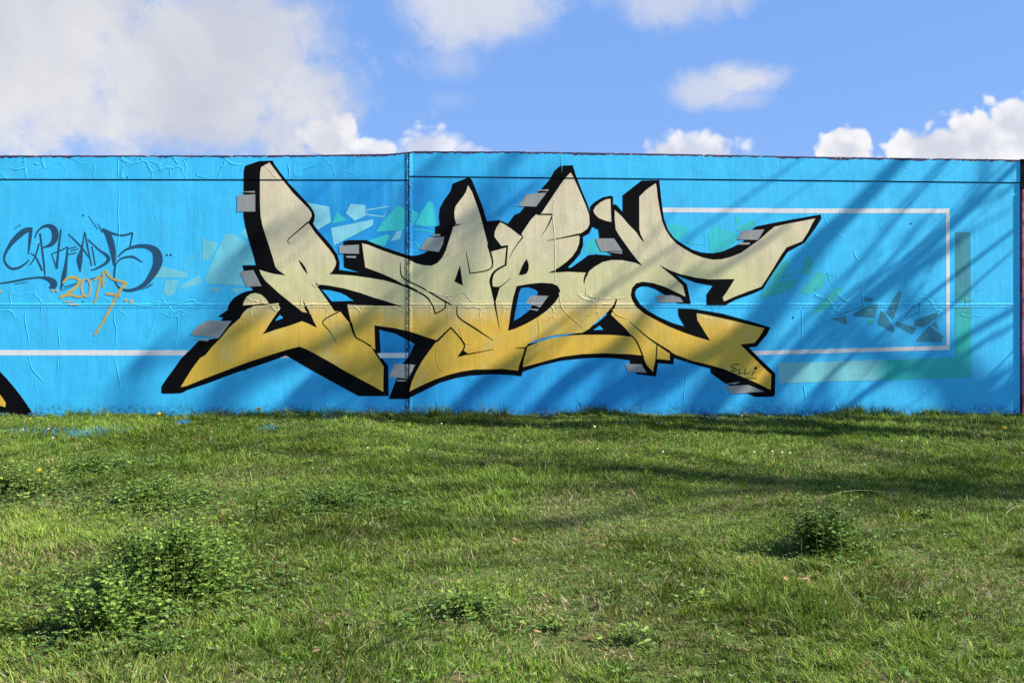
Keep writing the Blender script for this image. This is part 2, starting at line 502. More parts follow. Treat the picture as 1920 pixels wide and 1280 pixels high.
def beam(name, x0, x1, fn):
    xs = np.arange(x0, x1 + 0.1, 3.0); xs[-1] = x1
    n1 = [mnoise.noise(Vector((x * 0.11, 0.3, 0))) for x in xs]; n2 = [mnoise.noise(Vector((x * 0.023, 5.3, 0))) for x in xs]
    n3 = [mnoise.noise(Vector((x * 0.4, 9.3, 0))) for x in xs]
    # painted face with its ragged upper edge, cut to follow the wall's vertical joint
    polys = []
    rag = [top_line(x) + 4.0 + 2.2 * a + 3.0 * max(0, b) + 1.2 * c for x, a, b, c in zip(xs, n1, n2, n3)]
    for i in range(len(xs) - 1):
        a, b = xs[i], xs[i + 1]
        polys.append([(a, rag[i]), (b, rag[i + 1]), (b, fn(b) - GAP), (a, fn(a) - GAP)])
    bm = sheet_bm(polys, 0)
    bmesh.ops.remove_doubles(bm, verts=bm.verts, dist=1e-5)
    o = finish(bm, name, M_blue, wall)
    # the core of old mortar showing along the top
    bm = bmesh.new(); rows = []
    for i, x in enumerate(xs):
        X, zt = px2wall(x, top_line(x) + 0.5 * n3[i] + 0.35 * n1[i]); zb = px2wall(x, fn(x) - GAP)[1]
        dd = depth(x, 300)
        rows.append([bm.verts.new((X, -dd + 0.004 + 0.003 * n1[i], zb)), bm.verts.new((X, -dd + 0.003 + 0.002 * n3[i], zt - 0.006)), bm.verts.new((X, 0.01, zt)),
                     bm.verts.new((X, 0.24, zt)), bm.verts.new((X, 0.24, zb))])
    for i in range(len(rows) - 1):
        for k in range(5):
            q = [rows[i][k], rows[i + 1][k], rows[i + 1][(k + 1) % 5], rows[i][(k + 1) % 5]]
            bm.faces.new(q)
    bm.faces.new(rows[0]); bm.faces.new(rows[-1][::-1])
    bmesh.ops.recalc_face_normals(bm, faces=bm.faces)
    finish(bm, 'beam_core', M_crust, o)
    return o


beam('top_beam', LEFT, XV, capL)
beam('top_beam', XV, 1912.5, capR)

# --- stripes of the painted frame
film('frame_stripe', [[(LEFT, 655.5), (353, 656.3), (346, 666.2), (LEFT, 665.6)]], M_white, 1)
film('frame_stripe', c4([(940, 684), (985, 658), (1025, 684)]), M_white, 1)
film('frame_stripe', [c7([(640, 437), (1920, 445), (1920, 480), (640, 472)]), c9([(478, 484), (1362, 485), (1362, 519), (478, 519)])], M_white, 1)
film('frame_stripe', [c9([(1334.5, 519.5), (1362, 519.5), (1363, 1542), (1338, 1512)])], M_white, 1)
film('frame_stripe', [c10([(-150, 632), (1338, 592), (1363, 622), (-150, 664)])], M_white, 1)


def fade_film(name, quads, layer):
    """quads with a pigment at each corner"""
    bm = bmesh.new(); lay = bm.loops.layers.float_color.new('pigment')
    for pts, cs in quads:
        n = 4
        vs = []
        for (px, py) in pts:
            vs.append(bm.verts.new((px, 0, py)))
        f = bm.faces.new(vs)
        for lp, c in zip(f.loops, cs): lp[lay] = (*c, 1)
    for o, _ in H_PROF: bmesh.ops.bisect_plane(bm, geom=bm.verts[:] + bm.edges[:] + bm.faces[:], plane_co=(0, 0, 573 + o), plane_no=(0, 0, 1), dist=1e-5)
    for v in bm.verts:
        px, py = v.co.x, v.co.z; X, Z = px2wall(px, py); v.co = (X, -depth(px, py) - layer * 0.0004, Z)
    for f in bm.faces:
        f.normal_update()
        if f.normal.y > 0: f.normal_flip()
    return finish(bm, name, M_fade, wall)


ca, cb, cc, cd, ce = (0.065, 0.29, 0.35), (0.055, 0.40, 0.42), (0.035, 0.52, 0.47), (0.035, 0.53, 0.50), (0.23, 0.62, 0.64)
w9, w10 = c9, c10
film_pts = lambda p, f: [tuple(q[:2]) for q in f(p)]
fade_film('faded_bar', [
    (film_pts([(1405, 660), (1518, 660), (1520, 1000), (1405, 1000)], w9), [ca, ca, ca, ca]),
    (film_pts([(1405, 1000), (1520, 1000), (1521, 1190), (1404, 1190)], w9), [ca, ca, cb, cb])], 2.0)
fade_film('faded_bar', [
    (film_pts([(1404, 300), (1522, 300), (1524, 500), (1403, 500)], w10), [cb, cb, cc, cc]),
    (film_pts([(1403, 500), (1524, 500), (1525, 830), (1400, 834), (1400, 682)], w10), [cc, cc, cd, cd, cd]),
    (film_pts([(900, 697), (1400, 682), (1400, 834), (900, 847)], w10), [cc, cd, cd, cc]),
    (film_pts([(780, 700), (900, 697), (900, 847), (780, 851)], w10), [ce, cc, cc, ce]),
    (film_pts([(75, 722), (780, 700), (780, 851), (80, 873)], w10), [ce, ce, ce, ce])], 2.0)

# --- shards scattered behind the letters
for col, pts in (
    ('soft', c1([(1520, 705), (1635, 745), (1610, 800), (1570, 868), (1520, 870)])),
    ('soft', c3([(530, 640), (580, 628), (700, 700), (740, 790), (750, 860), (660, 870), (660, 915), (690, 1025), (385, 1005), (385, 960), (440, 820)])),
    ('soft', c1([(1200, 915), (1410, 965), (1400, 1005), (1160, 1000)])),
    ('soft', c1([(1500, 980), (1508, 1045), (1345, 1095), (1360, 1055)])),
    ('soft', c1([(1240, 1020), (1345, 1020), (1310, 1120), (1260, 1145), (1230, 1110)])),
    ('soft', c1([(1565, 1075), (1670, 1075), (1620, 1125)])),
    ('soft', c3([(700, 570), (640, 630), (700, 675)])),
    ('soft', c3([(570, 1040), (690, 1046), (650, 1062), (600, 1080)])),
    ('pale', c3([(1140, 400), (1310, 430), (1322, 545), (1225, 600), (1170, 555), (1185, 500)])),
    ('pale', c3([(1470, 408), (1580, 420), (1580, 500), (1500, 535), (1435, 480)])),
    ('green', c3([(1365, 470), (1445, 530), (1330, 560)])),
    ('pale', c3([(1640, 525), (1635, 570), (1345, 720), (1322, 590)])),
    ('green', c3([(1820, 425), (1880, 440), (1880, 600), (1660, 620), (1720, 530)])),
    ('green', c3([(1590, 690), (1750, 635), (1765, 650), (1720, 730)])),
    ('pale', c3([(1815, 615), (1855, 605), (1840, 670), (1770, 690)])),
    ('green', c5([(660, 385), (690, 400), (715, 575), (640, 580), (550, 565), (600, 470)])),
    ('green', c5([(530, 455), (580, 480), (545, 560), (532, 580)])),
    ('green', c7([(690, 555), (850, 580), (840, 625), (760, 680), (700, 640)])),
    ('green', c7([(1030, 565), (1210, 640), (1205, 690), (1100, 770), (1010, 785), (990, 640)])),
    ('green', c7([(1200, 500), (1240, 510), (1235, 560), (1185, 575)])),
    ('sea', c7([(1260, 560), (1310, 530), (1350, 545), (1330, 590), (1210, 620), (1200, 600)])),
    ('green', c7([(100, 680), (150, 665), (165, 720), (270, 790), (60, 770), (65, 720)])),
    ('sea', c9([(300, 810), (345, 900), (320, 980), (250, 970)])),
    ('sea', c7([(1560, 830), (1610, 850), (1560, 960), (1440, 1010), (1480, 920)])),
    ('sea', c9([(390, 950), (440, 1000), (400, 1080), (300, 1130), (240, 1110), (330, 1000)])),
    ('sea', c9([(50, 1030), (240, 1020), (130, 1110), (-60, 1160), (-40, 1100)])),
    ('sea', c10([(560, 130), (550, 200), (430, 330), (320, 355), (450, 210)])),
    ('sea', c10([(735, 395), (800, 395), (785, 435), (750, 430)])),
    ('slate', c10([(725, 225), (795, 240), (775, 262), (722, 262)])),
    ('slate', c10([(815, 275), (825, 290), (805, 385), (635, 370), (650, 345), (720, 305)])),
    ('slate', c10([(985, 180), (1003, 190), (985, 260), (940, 400), (885, 345), (940, 240)])),
    ('slate', c10([(845, 330), (870, 345), (950, 465), (940, 495), (820, 430)])),
    ('slate', c10([(965, 412), (1118, 458), (1085, 508), (955, 440)])),
    ('slate', c10([(1270, 340), (1275, 370), (1165, 458), (1095, 440), (1100, 400)])),
    ('slate', c10([(1260, 410), (1282, 475), (1225, 435)])),
    ('slate', c10([(1210, 440), (1318, 520), (1300, 570), (1105, 560)])),
    ('slate', c10([(585, 365), (595, 435), (470, 390)]))):
    film('painted_shard', pts, {'soft': M_shard_soft, 'pale': M_shard_pale, 'green': M_shard_green, 'sea': M_shard_sea, 'slate': M_shard_slate}[col], 1.2)
cl = lambda p, w: [(*q, w) for q in p] + [(*p[0], w)]
for f, p, w, mt in ((c1, [(1380, 940), (1470, 820), (1500, 825), (1495, 970)], 8, M_shard_soft), (c3, [(1590, 455), (1760, 428), (1720, 505), (1585, 490)], 9, M_shard_pale),
                    (c7, [(830, 700), (965, 635), (965, 715)], 8, M_shard_green), (c10, [(580, 250), (695, 150), (710, 300), (520, 365), (520, 310)], 8, M_shard_slate),
                    (c10, [(1140, 275), (1130, 340), (1035, 390), (1030, 370), (1090, 300)], 8, M_shard_slate), (c10, [(110, 80), (250, 30), (230, 90)], 7, M_shard_sea), (c10, [(440, 50), (515, 80), (480, 140)], 7, M_shard_sea)):
    strokes('shard_outline', [f(cl(p, w))], mt, 1.5, smooth=False)
strokes('shard_outline', [c5([(540, 600, 9), (610, 605, 9), (700, 625, 9)]), c5([(545, 690, 9), (600, 745, 9)])], M_shard_green, 1.5, smooth=False)

# --- the four letters: black mass, then cream to gold faces, then what is cut into them
def letter(name, label, blacks, fills, overs=(), lines=(), blues=()):
    b0 = 2.5 + 0.24 * 'RABE'.index(name)
    root = film('painted_letter', blacks[0], M_black, b0, label=label)
    for i, b in enumerate(blacks[1:]): film('letter_shadow', b, M_black, b0 + 0.12 + 0.1 * i, root)
    for i, f in enumerate(fills): film('letter_face', f, M_fill, 3.6 + 0.1 * i, root)
    for i, f in enumerate(overs): film('letter_counter', f, M_black, 4.4 + 0.1 * i, root)
    if lines: strokes('letter_line', lines, M_black, 4.5, root)
    for i, (f, mt) in enumerate(blues): film('letter_opening', f, mt, 5.6 + 0.06 * i, root)
    return root


# R
R_black = c3([(780, 90), (885, 85), (898, 112), (940, 170), (1000, 248), (1060, 310), (1120, 375), (1170, 430), (1195, 470), (1202, 500), (1195, 540), (1187, 555), (1220, 605),
              (1280, 670), (1330, 730), (1370, 790), (1388, 850), (1382, 905), (1530, 922), (1585, 900), (1700, 935), (1800, 985), (1920, 1040), (1960, 1062), (2020, 1095), (1860, 1190), (1700, 1180), (1660, 1300)]) + \
    c4([(1650, 440), (1655, 610), (1690, 670), (1752, 740), (1755, 968), (1530, 968), (1350, 872), (1200, 788), (1050, 702), (985, 665), (900, 697), (800, 732), (600, 797), (400, 872), (235, 927), (225, 937), (190, 948), (60, 951), (50, 942), (52, 895),
        (90, 838), (150, 757), (200, 685), (250, 638), (330, 555), (480, 535), (575, 405), (495, 405), (515, 382), (475, 374), (550, 320), (548, 300)]) + \
    c3([(548, 1190), (556, 1165), (572, 1138), (602, 1108), (642, 1083), (690, 1064), (738, 1056), (720, 1030), (670, 915), (658, 870), (760, 868), (750, 830), (730, 760), (700, 660), (680, 580), (666, 500), (668, 250), (670, 160), (680, 125)])
R_fill = c3([(862, 100), (900, 150), (940, 205), (985, 262), (1040, 330), (1100, 390), (1150, 440), (1174, 474), (1178, 498), (1165, 528), (1148, 548), (1165, 568), (1200, 620), (1260, 692), (1310, 750), (1345, 800), (1362, 845),
             (1356, 875), (1335, 912), (1310, 936), (1400, 940), (1500, 948), (1620, 965), (1720, 982), (1800, 1005), (1900, 1040), (1960, 1062), (2020, 1095), (2060, 1135), (2088, 1185), (2103, 1235),
             (1860, 1178), (1740, 1140), (1640, 1110), (1540, 1075), (1420, 1042), (1300, 1020), (1205, 1010), (1250, 1070), (1300, 1140), (1350, 1215), (1390, 1212), (1430, 1265), (1480, 1320), (1505, 1402)]) + \
    c4([(1560, 555), (1615, 590), (1660, 660), (1690, 705), (1718, 750), (1715, 840), (1715, 938), (1640, 895), (1500, 820), (1400, 765), (1300, 705), (1200, 650), (1130, 615), (1085, 598), (1000, 620), (900, 650), (700, 715), (500, 790),
        (350, 848), (240, 893), (195, 902), (230, 845), (280, 765), (340, 685), (380, 662), (430, 600), (500, 530), (560, 455), (600, 420), (640, 385), (660, 350), (690, 320), (730, 300), (800, 288), (880, 278), (930, 272), (935, 300), (945, 310),
        (900, 370), (860, 430), (830, 480), (805, 508), (900, 475), (1000, 445), (1060, 425), (1105, 408), (1150, 425), (1220, 460), (1195, 412), (1170, 355), (1150, 345), (1110, 340)]) + \
    c3([(1060, 1180), (1000, 1132), (940, 1085), (880, 1030), (830, 985), (800, 940), (785, 903), (840, 920), (900, 935), (985, 946), (925, 905), (905, 880), (885, 810), (860, 730), (830, 640), (808, 570), (795, 500), (790, 400), (790, 250), (792, 170), (800, 135)])
R_dome = c4([(662, 292), (670, 260), (690, 225), (720, 203), (760, 197), (800, 210), (830, 235), (850, 262), (858, 275), (760, 282)])
R_eye = c3([(1078, 828), (1105, 850), (1130, 885), (1143, 920), (1147, 938), (1120, 905), (1095, 865)])
R_spike = c4([(1113, 250), (1140, 300), (1165, 345), (1150, 350), (1128, 320)])
letter('R', 'letter R with a tall horn, cream fading down to gold', [R_black], [R_fill, R_dome], [R_eye, R_spike],
       [c3([(1152, 546, 12), (1075, 612, 9), (1000, 680, 7), (1018, 712, 3)]), c4([(1390, 333, 9), (1262, 408, 8), (1310, 480, 6), (1365, 575, 2)]),
        c4([(1470, 420, 20), (1505, 522, 12), (1560, 557, 9), (1625, 597, 12)])],
       [(c4([(1255, 172), (1320, 178), (1400, 198), (1440, 220), (1490, 255), (1400, 258), (1330, 260)]), M_mid), (c4([(905, 405), (938, 360), (965, 382), (940, 395)]), M_mid),
        (c3([(1390, 862), (1412, 888), (1530, 922), (1386, 902)]), M_mid)])

# A
A_black = c5([(15, 690), (60, 680), (185, 680), (320, 735), (420, 768), (500, 795), (560, 797), (620, 780), (680, 740), (700, 690), (705, 580), (738, 568), (732, 500), (740, 440), (775, 375), (820, 315), (835, 258), (960, 208), (982, 235),
              (1020, 330), (1060, 430), (1092, 540), (1180, 740), (1240, 900), (1150, 1000), (1100, 1100), (460, 1170), (300, 1040), (130, 925), (20, 885)])
A_low = c6([(246, 440), (400, 461), (520, 487), (640, 528), (720, 552), (820, 460), (1190, 470), (1400, 600), (1380, 700), (1360, 787), (1350, 822), (1300, 812), (1200, 808), (1100, 806), (960, 815), (860, 833), (740, 868), (620, 928), (525, 975), (505, 990), (358, 990),
            (370, 940), (300, 700), (255, 640)])
A_fill = c5([(155, 705), (200, 715), (300, 755), (400, 790), (480, 815), (520, 835), (560, 855), (620, 870), (680, 872), (720, 852), (755, 815), (785, 755), (805, 690), (825, 630), (842, 572), (862, 558), (850, 520), (847, 470), (855, 430), (880, 395), (912, 355), (935, 320), (945, 290), (950, 270),
             (980, 320), (1010, 400), (1040, 490), (1062, 570), (1085, 660), (1112, 765), (1242, 730), (1232, 868), (1180, 895), (1140, 930), (1120, 985), (1140, 1040), (1165, 1200)]) + \
    c6([(1190, 465), (1150, 620), (1150, 768), (1000, 770), (900, 785), (800, 810), (700, 845), (600, 890), (510, 935), (530, 860), (560, 790), (610, 700), (660, 630), (720, 552), (640, 528), (520, 487), (400, 460), (248, 438), (254, 620), (215, 600), (160, 560), (100, 520), (75, 420), (58, 350), (45, 283), (460, 298)]) + \
    c5([(703, 1236), (688, 1185), (660, 1135), (620, 1095), (560, 1062), (500, 1032), (400, 975), (300, 930), (180, 885), (165, 780)])
letter('A', 'letter A with a pointed peak, cream fading down to gold', [A_black, A_low], [A_fill], [c5([(890, 868), (912, 1022), (848, 990)]), c6([(908, 622), (958, 655), (870, 677)])],
       [c5([(443, 850, 4), (460, 960, 10), (600, 1035, 10), (778, 1140, 12), (835, 1170, 4)]), c5([(480, 1020, 24), (560, 1060, 15), (640, 1108, 12), (685, 1170, 10), (703, 1233, 9)]), c5([(703, 1233, 8), (776, 1190, 9), (778, 1140, 9)]),
        c5([(935, 765, 4), (965, 930, 9)]), c5([(963, 930, 8), (1130, 885, 10), (1100, 715, 14)]), c5([(838, 574, 12), (910, 558, 3)]), c5([(1110, 766, 8), (1245, 726, 14)]),
        c6([(870, 290, 6), (878, 375, 9), (1000, 460, 12), (1140, 552, 3)]), c6([(715, 560, 16), (822, 455, 10)]), c6([(822, 455, 10), (920, 575, 10), (905, 640, 12)]), c6([(945, 656, 9), (1145, 618, 3)])],
       [(c6([(285, 473), (400, 500), (550, 578), (520, 640), (495, 690), (460, 722), (415, 835), (357, 985), (352, 742), (272, 650), (296, 645)]), M_deep)])

# B
B_black = c5([(1092, 540), (1180, 530), (1250, 558), (1300, 490), (1340, 475), (1400, 400), (1480, 320), (1560, 230), (1600, 160), (1640, 125), (1735, 120), (1760, 200), (1800, 300), (1850, 420), (1880, 520), (1880, 585), (1860, 630), (1812, 655), (1814, 720), (1790, 785),
              (1745, 840), (1700, 885), (1720, 888), (1790, 840), (1850, 795), (1920, 785), (1960, 900), (1840, 960), (1500, 1000), (1100, 1000), (1000, 700)])
B_low = c6([(1250, 480), (1400, 580), (1800, 490), (1920, 420), (2000, 350), (2100, 480), (2200, 560), (2262, 705), (2160, 700), (2090, 690), (2010, 684), (1890, 682), (1780, 688), (1650, 703), (1500, 738), (1360, 787), (1350, 822), (1325, 780), (1380, 600)])
B_fill = c5([(1720, 175), (1740, 210), (1775, 285), (1805, 355), (1835, 425), (1858, 490), (1862, 560), (1845, 595), (1815, 618), (1780, 638), (1788, 660), (1783, 705), (1765, 755), (1730, 805), (1690, 842), (1640, 880), (1600, 905), (1550, 927), (1700, 918), (1840, 925), (1822, 1000)]) + \
    c6([(1824, 130), (2060, 240), (2040, 290), (1990, 345), (1900, 420), (1860, 465), (1805, 495), (1720, 500), (1600, 512), (1480, 542), (1400, 577), (1380, 610), (1340, 720), (1325, 778), (1200, 765), (1150, 768), (1150, 620), (1190, 465), (1165, 320), (1152, 180)]) + \
    c5([(1140, 1035), (1120, 985), (1140, 930), (1180, 895), (1232, 868), (1240, 800), (1250, 718), (1200, 725), (1148, 655), (1150, 620), (1165, 585), (1190, 548), (1220, 560), (1280, 600), (1330, 640), (1362, 658), (1352, 632), (1380, 590), (1420, 530), (1455, 492), (1500, 480), (1560, 390), (1600, 330), (1640, 270), (1680, 215)])
B_bar = c6([(1395, 600), (1480, 562), (1600, 530), (1720, 515), (1810, 510), (1960, 510), (2060, 512), (2180, 525), (2215, 565), (2240, 610), (2260, 665), (2160, 655), (1960, 648), (1800, 655), (1650, 675), (1500, 715), (1362, 752), (1365, 700)])
B_hole = c6([(1315, 145), (1400, 130), (1500, 120), (1580, 125), (1625, 145), (1642, 180), (1635, 220), (1600, 270), (1540, 330), (1470, 380), (1380, 430), (1300, 465), (1250, 480), (1260, 420), (1270, 340), (1290, 230)])
B_eye = c5([(1390, 820), (1405, 860), (1405, 900), (1390, 930), (1360, 942), (1330, 942), (1350, 890), (1370, 850)])
B_tri = c8([(40, 500), (100, 465), (190, 405), (260, 356), (300, 395), (360, 450), (420, 522), (300, 512), (180, 506)])
letter('B', 'letter B with an upright spike, cream fading down to gold', [B_black, B_low], [B_fill, B_bar], [B_hole, B_eye, B_tri, c5([(1113, 1000), (1150, 1165), (1190, 1030), (1135, 1030)])],
       [c5([(1245, 722, 12), (1232, 868, 14)]), c5([(1236, 866, 12), (1180, 895, 14), (1140, 930, 17), (1122, 985, 22), (1130, 1040, 16)]), c5([(1135, 1032, 10), (1190, 1030, 8), (1270, 965, 3)]), c5([(1150, 1150, 14), (1165, 1230, 9), (1187, 1345, 3)]),
        c5([(1364, 655, 10), (1300, 740, 6), (1260, 820, 3)]), c5([(1470, 488, 10), (1592, 488, 12)]), c5([(1588, 490, 12), (1540, 590, 6), (1500, 650, 2)]), c5([(1790, 636, 14), (1650, 665, 8), (1545, 685, 3)]),
        c5([(1845, 925, 18), (1825, 970, 12), (1820, 1000, 4)]), c6([(1310, 608, 4), (1385, 610, 10)]), c6([(1388, 598, 15), (1360, 700, 16), (1340, 785, 20)])],
       [(c6([(1350, 160), (1400, 155), (1450, 170), (1475, 190), (1465, 220), (1440, 280), (1400, 335), (1340, 380), (1295, 405), (1305, 340), (1320, 260), (1335, 190)]), M_deep), (c8([(130, 475), (178, 440), (205, 472)]), M_mid)])

# E
E_black = c7([(105, 430), (140, 395), (200, 360), (260, 348), (278, 355), (278, 415), (300, 413), (350, 470), (350, 345), (490, 235), (625, 232), (632, 300), (645, 420), (660, 520), (690, 605), (740, 670), (800, 710), (870, 752), (940, 773), (1020, 780), (1100, 765), (1170, 735), (1230, 705),
              (1300, 660), (1380, 605), (1320, 600), (1350, 578), (1500, 548), (1700, 512), (1835, 488), (1840, 520), (1790, 600), (1715, 700), (1590, 768), (1550, 825), (1500, 895), (1450, 970), (1405, 1045), (1330, 1080), (1200, 1125), (1120, 1168), (980, 1168), (978, 1090), (1025, 1022), (900, 1000), (800, 962), (752, 942), (832, 1012), (862, 1158)]) + \
    c8([(760, 275), (700, 235), (650, 202), (600, 170), (540, 148), (490, 147), (455, 165), (442, 195), (447, 225), (480, 280), (540, 330), (620, 375), (720, 420), (815, 448), (770, 370), (765, 312), (900, 318), (1100, 352), (1300, 408), (1460, 455), (1430, 510), (1355, 598), (1295, 605), (1380, 690), (1495, 800), (1492, 960), (1478, 974),
        (1345, 975), (1110, 870), (1010, 795), (1008, 762), (870, 727), (735, 683), (732, 732), (615, 722), (600, 822), (455, 805), (405, 720), (405, 660), (250, 380), (60, 130)]) + \
    c7([(0, 925), (0, 865), (100, 790), (180, 790), (272, 798), (190, 740), (175, 660), (168, 602), (118, 578), (110, 545)])
E_fill = c7([(290, 455), (340, 500), (400, 570), (450, 620), (490, 680), (515, 700), (485, 640), (475, 600), (475, 355), (520, 310), (560, 280), (598, 255), (604, 280), (612, 360), (628, 450), (645, 535), (670, 600), (705, 655), (750, 705), (810, 745), (880, 785), (950, 812), (1030, 828), (1090, 825), (1160, 808), (1240, 775), (1310, 725), (1380, 675),
             (1440, 620), (1490, 580), (1600, 555), (1700, 537), (1795, 518), (1770, 560), (1740, 620), (1695, 690), (1580, 735), (1540, 790), (1480, 890), (1420, 985), (1390, 1030), (1300, 1062), (1200, 1100), (1110, 1140), (1100, 1110), (1130, 1070), (1190, 972), (1000, 975), (900, 962), (780, 935), (700, 905), (625, 866), (650, 890), (730, 955), (800, 1020), (822, 1105),
             (740, 1065), (660, 1028), (580, 1003), (500, 992), (450, 1005), (420, 1040), (410, 1090)]) + \
    c8([(418, 245), (450, 300), (510, 350), (600, 400), (700, 450), (800, 490), (900, 525), (1008, 556), (960, 480), (910, 400), (905, 348), (1000, 365), (1200, 410), (1412, 462), (1380, 520), (1340, 570), (1232, 582), (1300, 650), (1380, 730), (1465, 810), (1460, 922), (1350, 868), (1240, 822), (1115, 768), (1000, 735), (870, 705), (750, 660), (700, 632),
        (705, 700), (603, 690), (590, 740), (577, 788), (530, 735), (510, 690), (495, 640), (460, 565), (420, 520), (360, 450), (300, 395), (262, 358), (290, 300), (305, 240), (60, 130)]) + \
    c7([(62, 1000), (65, 960), (90, 920), (140, 880), (200, 845), (270, 830), (350, 832), (440, 850), (502, 875), (460, 830), (420, 780), (370, 710), (320, 640), (298, 600), (290, 520)])
E_dome = c7([(258, 370), (265, 545), (220, 535), (170, 515), (140, 485), (130, 460), (145, 430), (180, 400), (220, 378)])
letter('E', 'letter E with a wide swooping top arm, cream fading down to gold', [E_black], [E_fill, E_dome], [],
       [c8([(307, 238, 4), (292, 290, 9), (250, 365, 16)]), c8([(400, 410, 3), (480, 480, 8), (560, 545, 10), (705, 640, 18)]), c8([(608, 578, 8), (600, 692, 9), (585, 770, 10)]), c8([(415, 515, 10), (460, 570, 10), (505, 680, 12)]), c7([(64, 1000, 4), (68, 950, 9), (95, 910, 14)]),
        c8([(603, 705, 14), (705, 712, 16)])])
film('frame_stripe', c6([(270, 648), (502, 645), (496, 682), (292, 684)]), M_white, 6.2)

# piece of a further letter at the left end
film('painted_letter', [[(-330, 700), (-60, 660), (0, 696), (15, 712), (30, 730), (45, 750), (62, 775), (62, 798), (-330, 798)]], M_black, 2.5, label='black and gold end of another letter cut off by the edge of the picture')
film('letter_face', [[(-300, 720), (-60, 690), (0, 739), (5, 746), (11, 755), (10, 763), (0, 760), (-290, 780)]], M_fill, 3.6)

# --- grey blocks on the black edges
for i, (b, s) in enumerate((
    (c3([(620, 345), (755, 337), (755, 467), (620, 467)]), c3([(635, 320), (752, 312), (752, 326)])), (c3([(640, 915), (740, 905), (803, 1025), (690, 1030)]), None),
    (c4([(395, 403), (575, 408), (530, 470), (480, 535), (270, 510), (310, 455)]), c4([(295, 548), (412, 540), (400, 558)])), (c3([(1385, 722), (1533, 715), (1533, 783), (1385, 780)]), c3([(1435, 800), (1510, 800), (1510, 815), (1440, 812)])),
    (c5([(640, 665), (772, 655), (762, 710), (730, 770), (590, 750)]), c5([(665, 640), (745, 635), (740, 650), (690, 650)])), (c5([(1390, 335), (1540, 325), (1460, 430), (1325, 425)]), c5([(1445, 308), (1555, 300), (1550, 315)])),
    (c6([(1420, 215), (1555, 218), (1490, 305), (1385, 270)]), c6([(1370, 310), (1482, 318), (1470, 332)])), (c6([(400, 725), (555, 735), (500, 840), (360, 825)]), c6([(418, 848), (490, 848), (488, 858), (418, 858)])),
    (c7([(145, 668), (285, 668), (350, 762), (190, 765), (160, 710)]), c7([(230, 772), (345, 768), (345, 783)])), (c7([(1250, 610), (1412, 600), (1365, 680), (1205, 675)]), c7([(1215, 715), (1225, 698), (1305, 698), (1300, 715)])),
    (c8([(600, 215), (720, 213), (780, 230), (805, 265), (620, 268)]), None), (c8([(370, 728), (490, 730), (530, 795), (390, 785)]), None), (c8([(1110, 895), (1290, 885), (1412, 935), (1170, 952)]), c8([(1125, 875), (1235, 862), (1190, 880)])))):
    film('grey_block', [b] + ([s] if s else []), M_grey, 6.4)

# --- tags
sig = [[(213, 825, 8), (222, 740, 22), (232, 645, 26)], [(245, 640, 28), (190, 650, 42), (120, 705, 42), (65, 775, 26), (32, 845, 16), (40, 890, 16), (70, 925, 18), (110, 935, 20), (165, 915, 16), (222, 868, 8)],
       [(222, 910, 8), (262, 850, 11), (295, 745, 12)], [(232, 820, 8), (270, 850, 12), (318, 950, 16)], [(300, 670, 14), (315, 780, 14), (330, 900, 14), (338, 985, 10)], [(262, 705, 10), (280, 660, 12), (320, 622, 18), (372, 615, 32), (410, 650, 50), (412, 710, 46), (380, 755, 28), (318, 778, 8)],
       [(458, 640, 12), (445, 740, 14), (425, 935, 18)], [(388, 825, 8), (425, 930, 10)], [(385, 825, 8), (450, 800, 10), (510, 770, 10)], [(508, 775, 10), (495, 900, 22), (478, 1000, 36), (455, 1095, 8)],
       [(515, 785, 8), (575, 770, 8)], [(530, 802, 7), (590, 785, 7)], [(512, 828, 8), (575, 815, 8)], [(512, 675, 7), (600, 760, 12), (668, 850, 7)], [(637, 655, 7), (615, 780, 16), (598, 865, 44), (602, 960, 8)], [(640, 665, 7), (655, 760, 11), (688, 915, 9)],
       [(660, 715, 9), (740, 790, 12), (798, 832, 22), (815, 865, 28), (785, 900, 20), (720, 935, 14), (683, 947, 8)], [(690, 765, 8), (715, 910, 9)], [(665, 540, 4), (735, 640, 5)], [(735, 595, 4), (770, 665, 8)], [(100, 640, 4), (160, 600, 5)],
       [(770, 632, 12), (815, 690, 46), (845, 790, 44), (858, 912, 14)], [(800, 655, 26), (850, 672, 16), (920, 685, 14), (997, 665, 14)], [(997, 665, 12), (985, 720, 9), (975, 775, 9)],
       [(880, 850, 10), (940, 795, 16), (1020, 768, 24), (1100, 768, 34), (1165, 800, 56), (1185, 860, 72), (1172, 925, 62), (1135, 990, 50), (1080, 1055, 36), (1000, 1093, 24), (930, 1093, 18), (880, 1060, 12), (857, 1000, 10), (865, 920, 10), (900, 865, 12), (960, 845, 15), (1010, 850, 15), (1068, 887, 6)],
       [(0, 1045, 10), (100, 1030, 14), (200, 1010, 14), (300, 1000, 14), (365, 1012, 34), (405, 1045, 52), (385, 1088, 40)], [(110, 1050, 4), (210, 1033, 4)], [(1060, 1095, 5), (1135, 1050, 5)], [(1095, 1085, 5), (1150, 1045, 5)],
       [(485, 1072, 8), (620, 1030, 8), (770, 985, 6)], [(465, 1098, 4), (560, 1060, 4)]]
strokes('painted_signature', [c1(s) for s in sig], M_navy, 1.6, label='navy handwritten tag reading CAPHEAD 5')
film('signature_dot', [c1(disc(1252, 832, 9)), c1(disc(1281, 832, 9))], M_navy, 1.8)
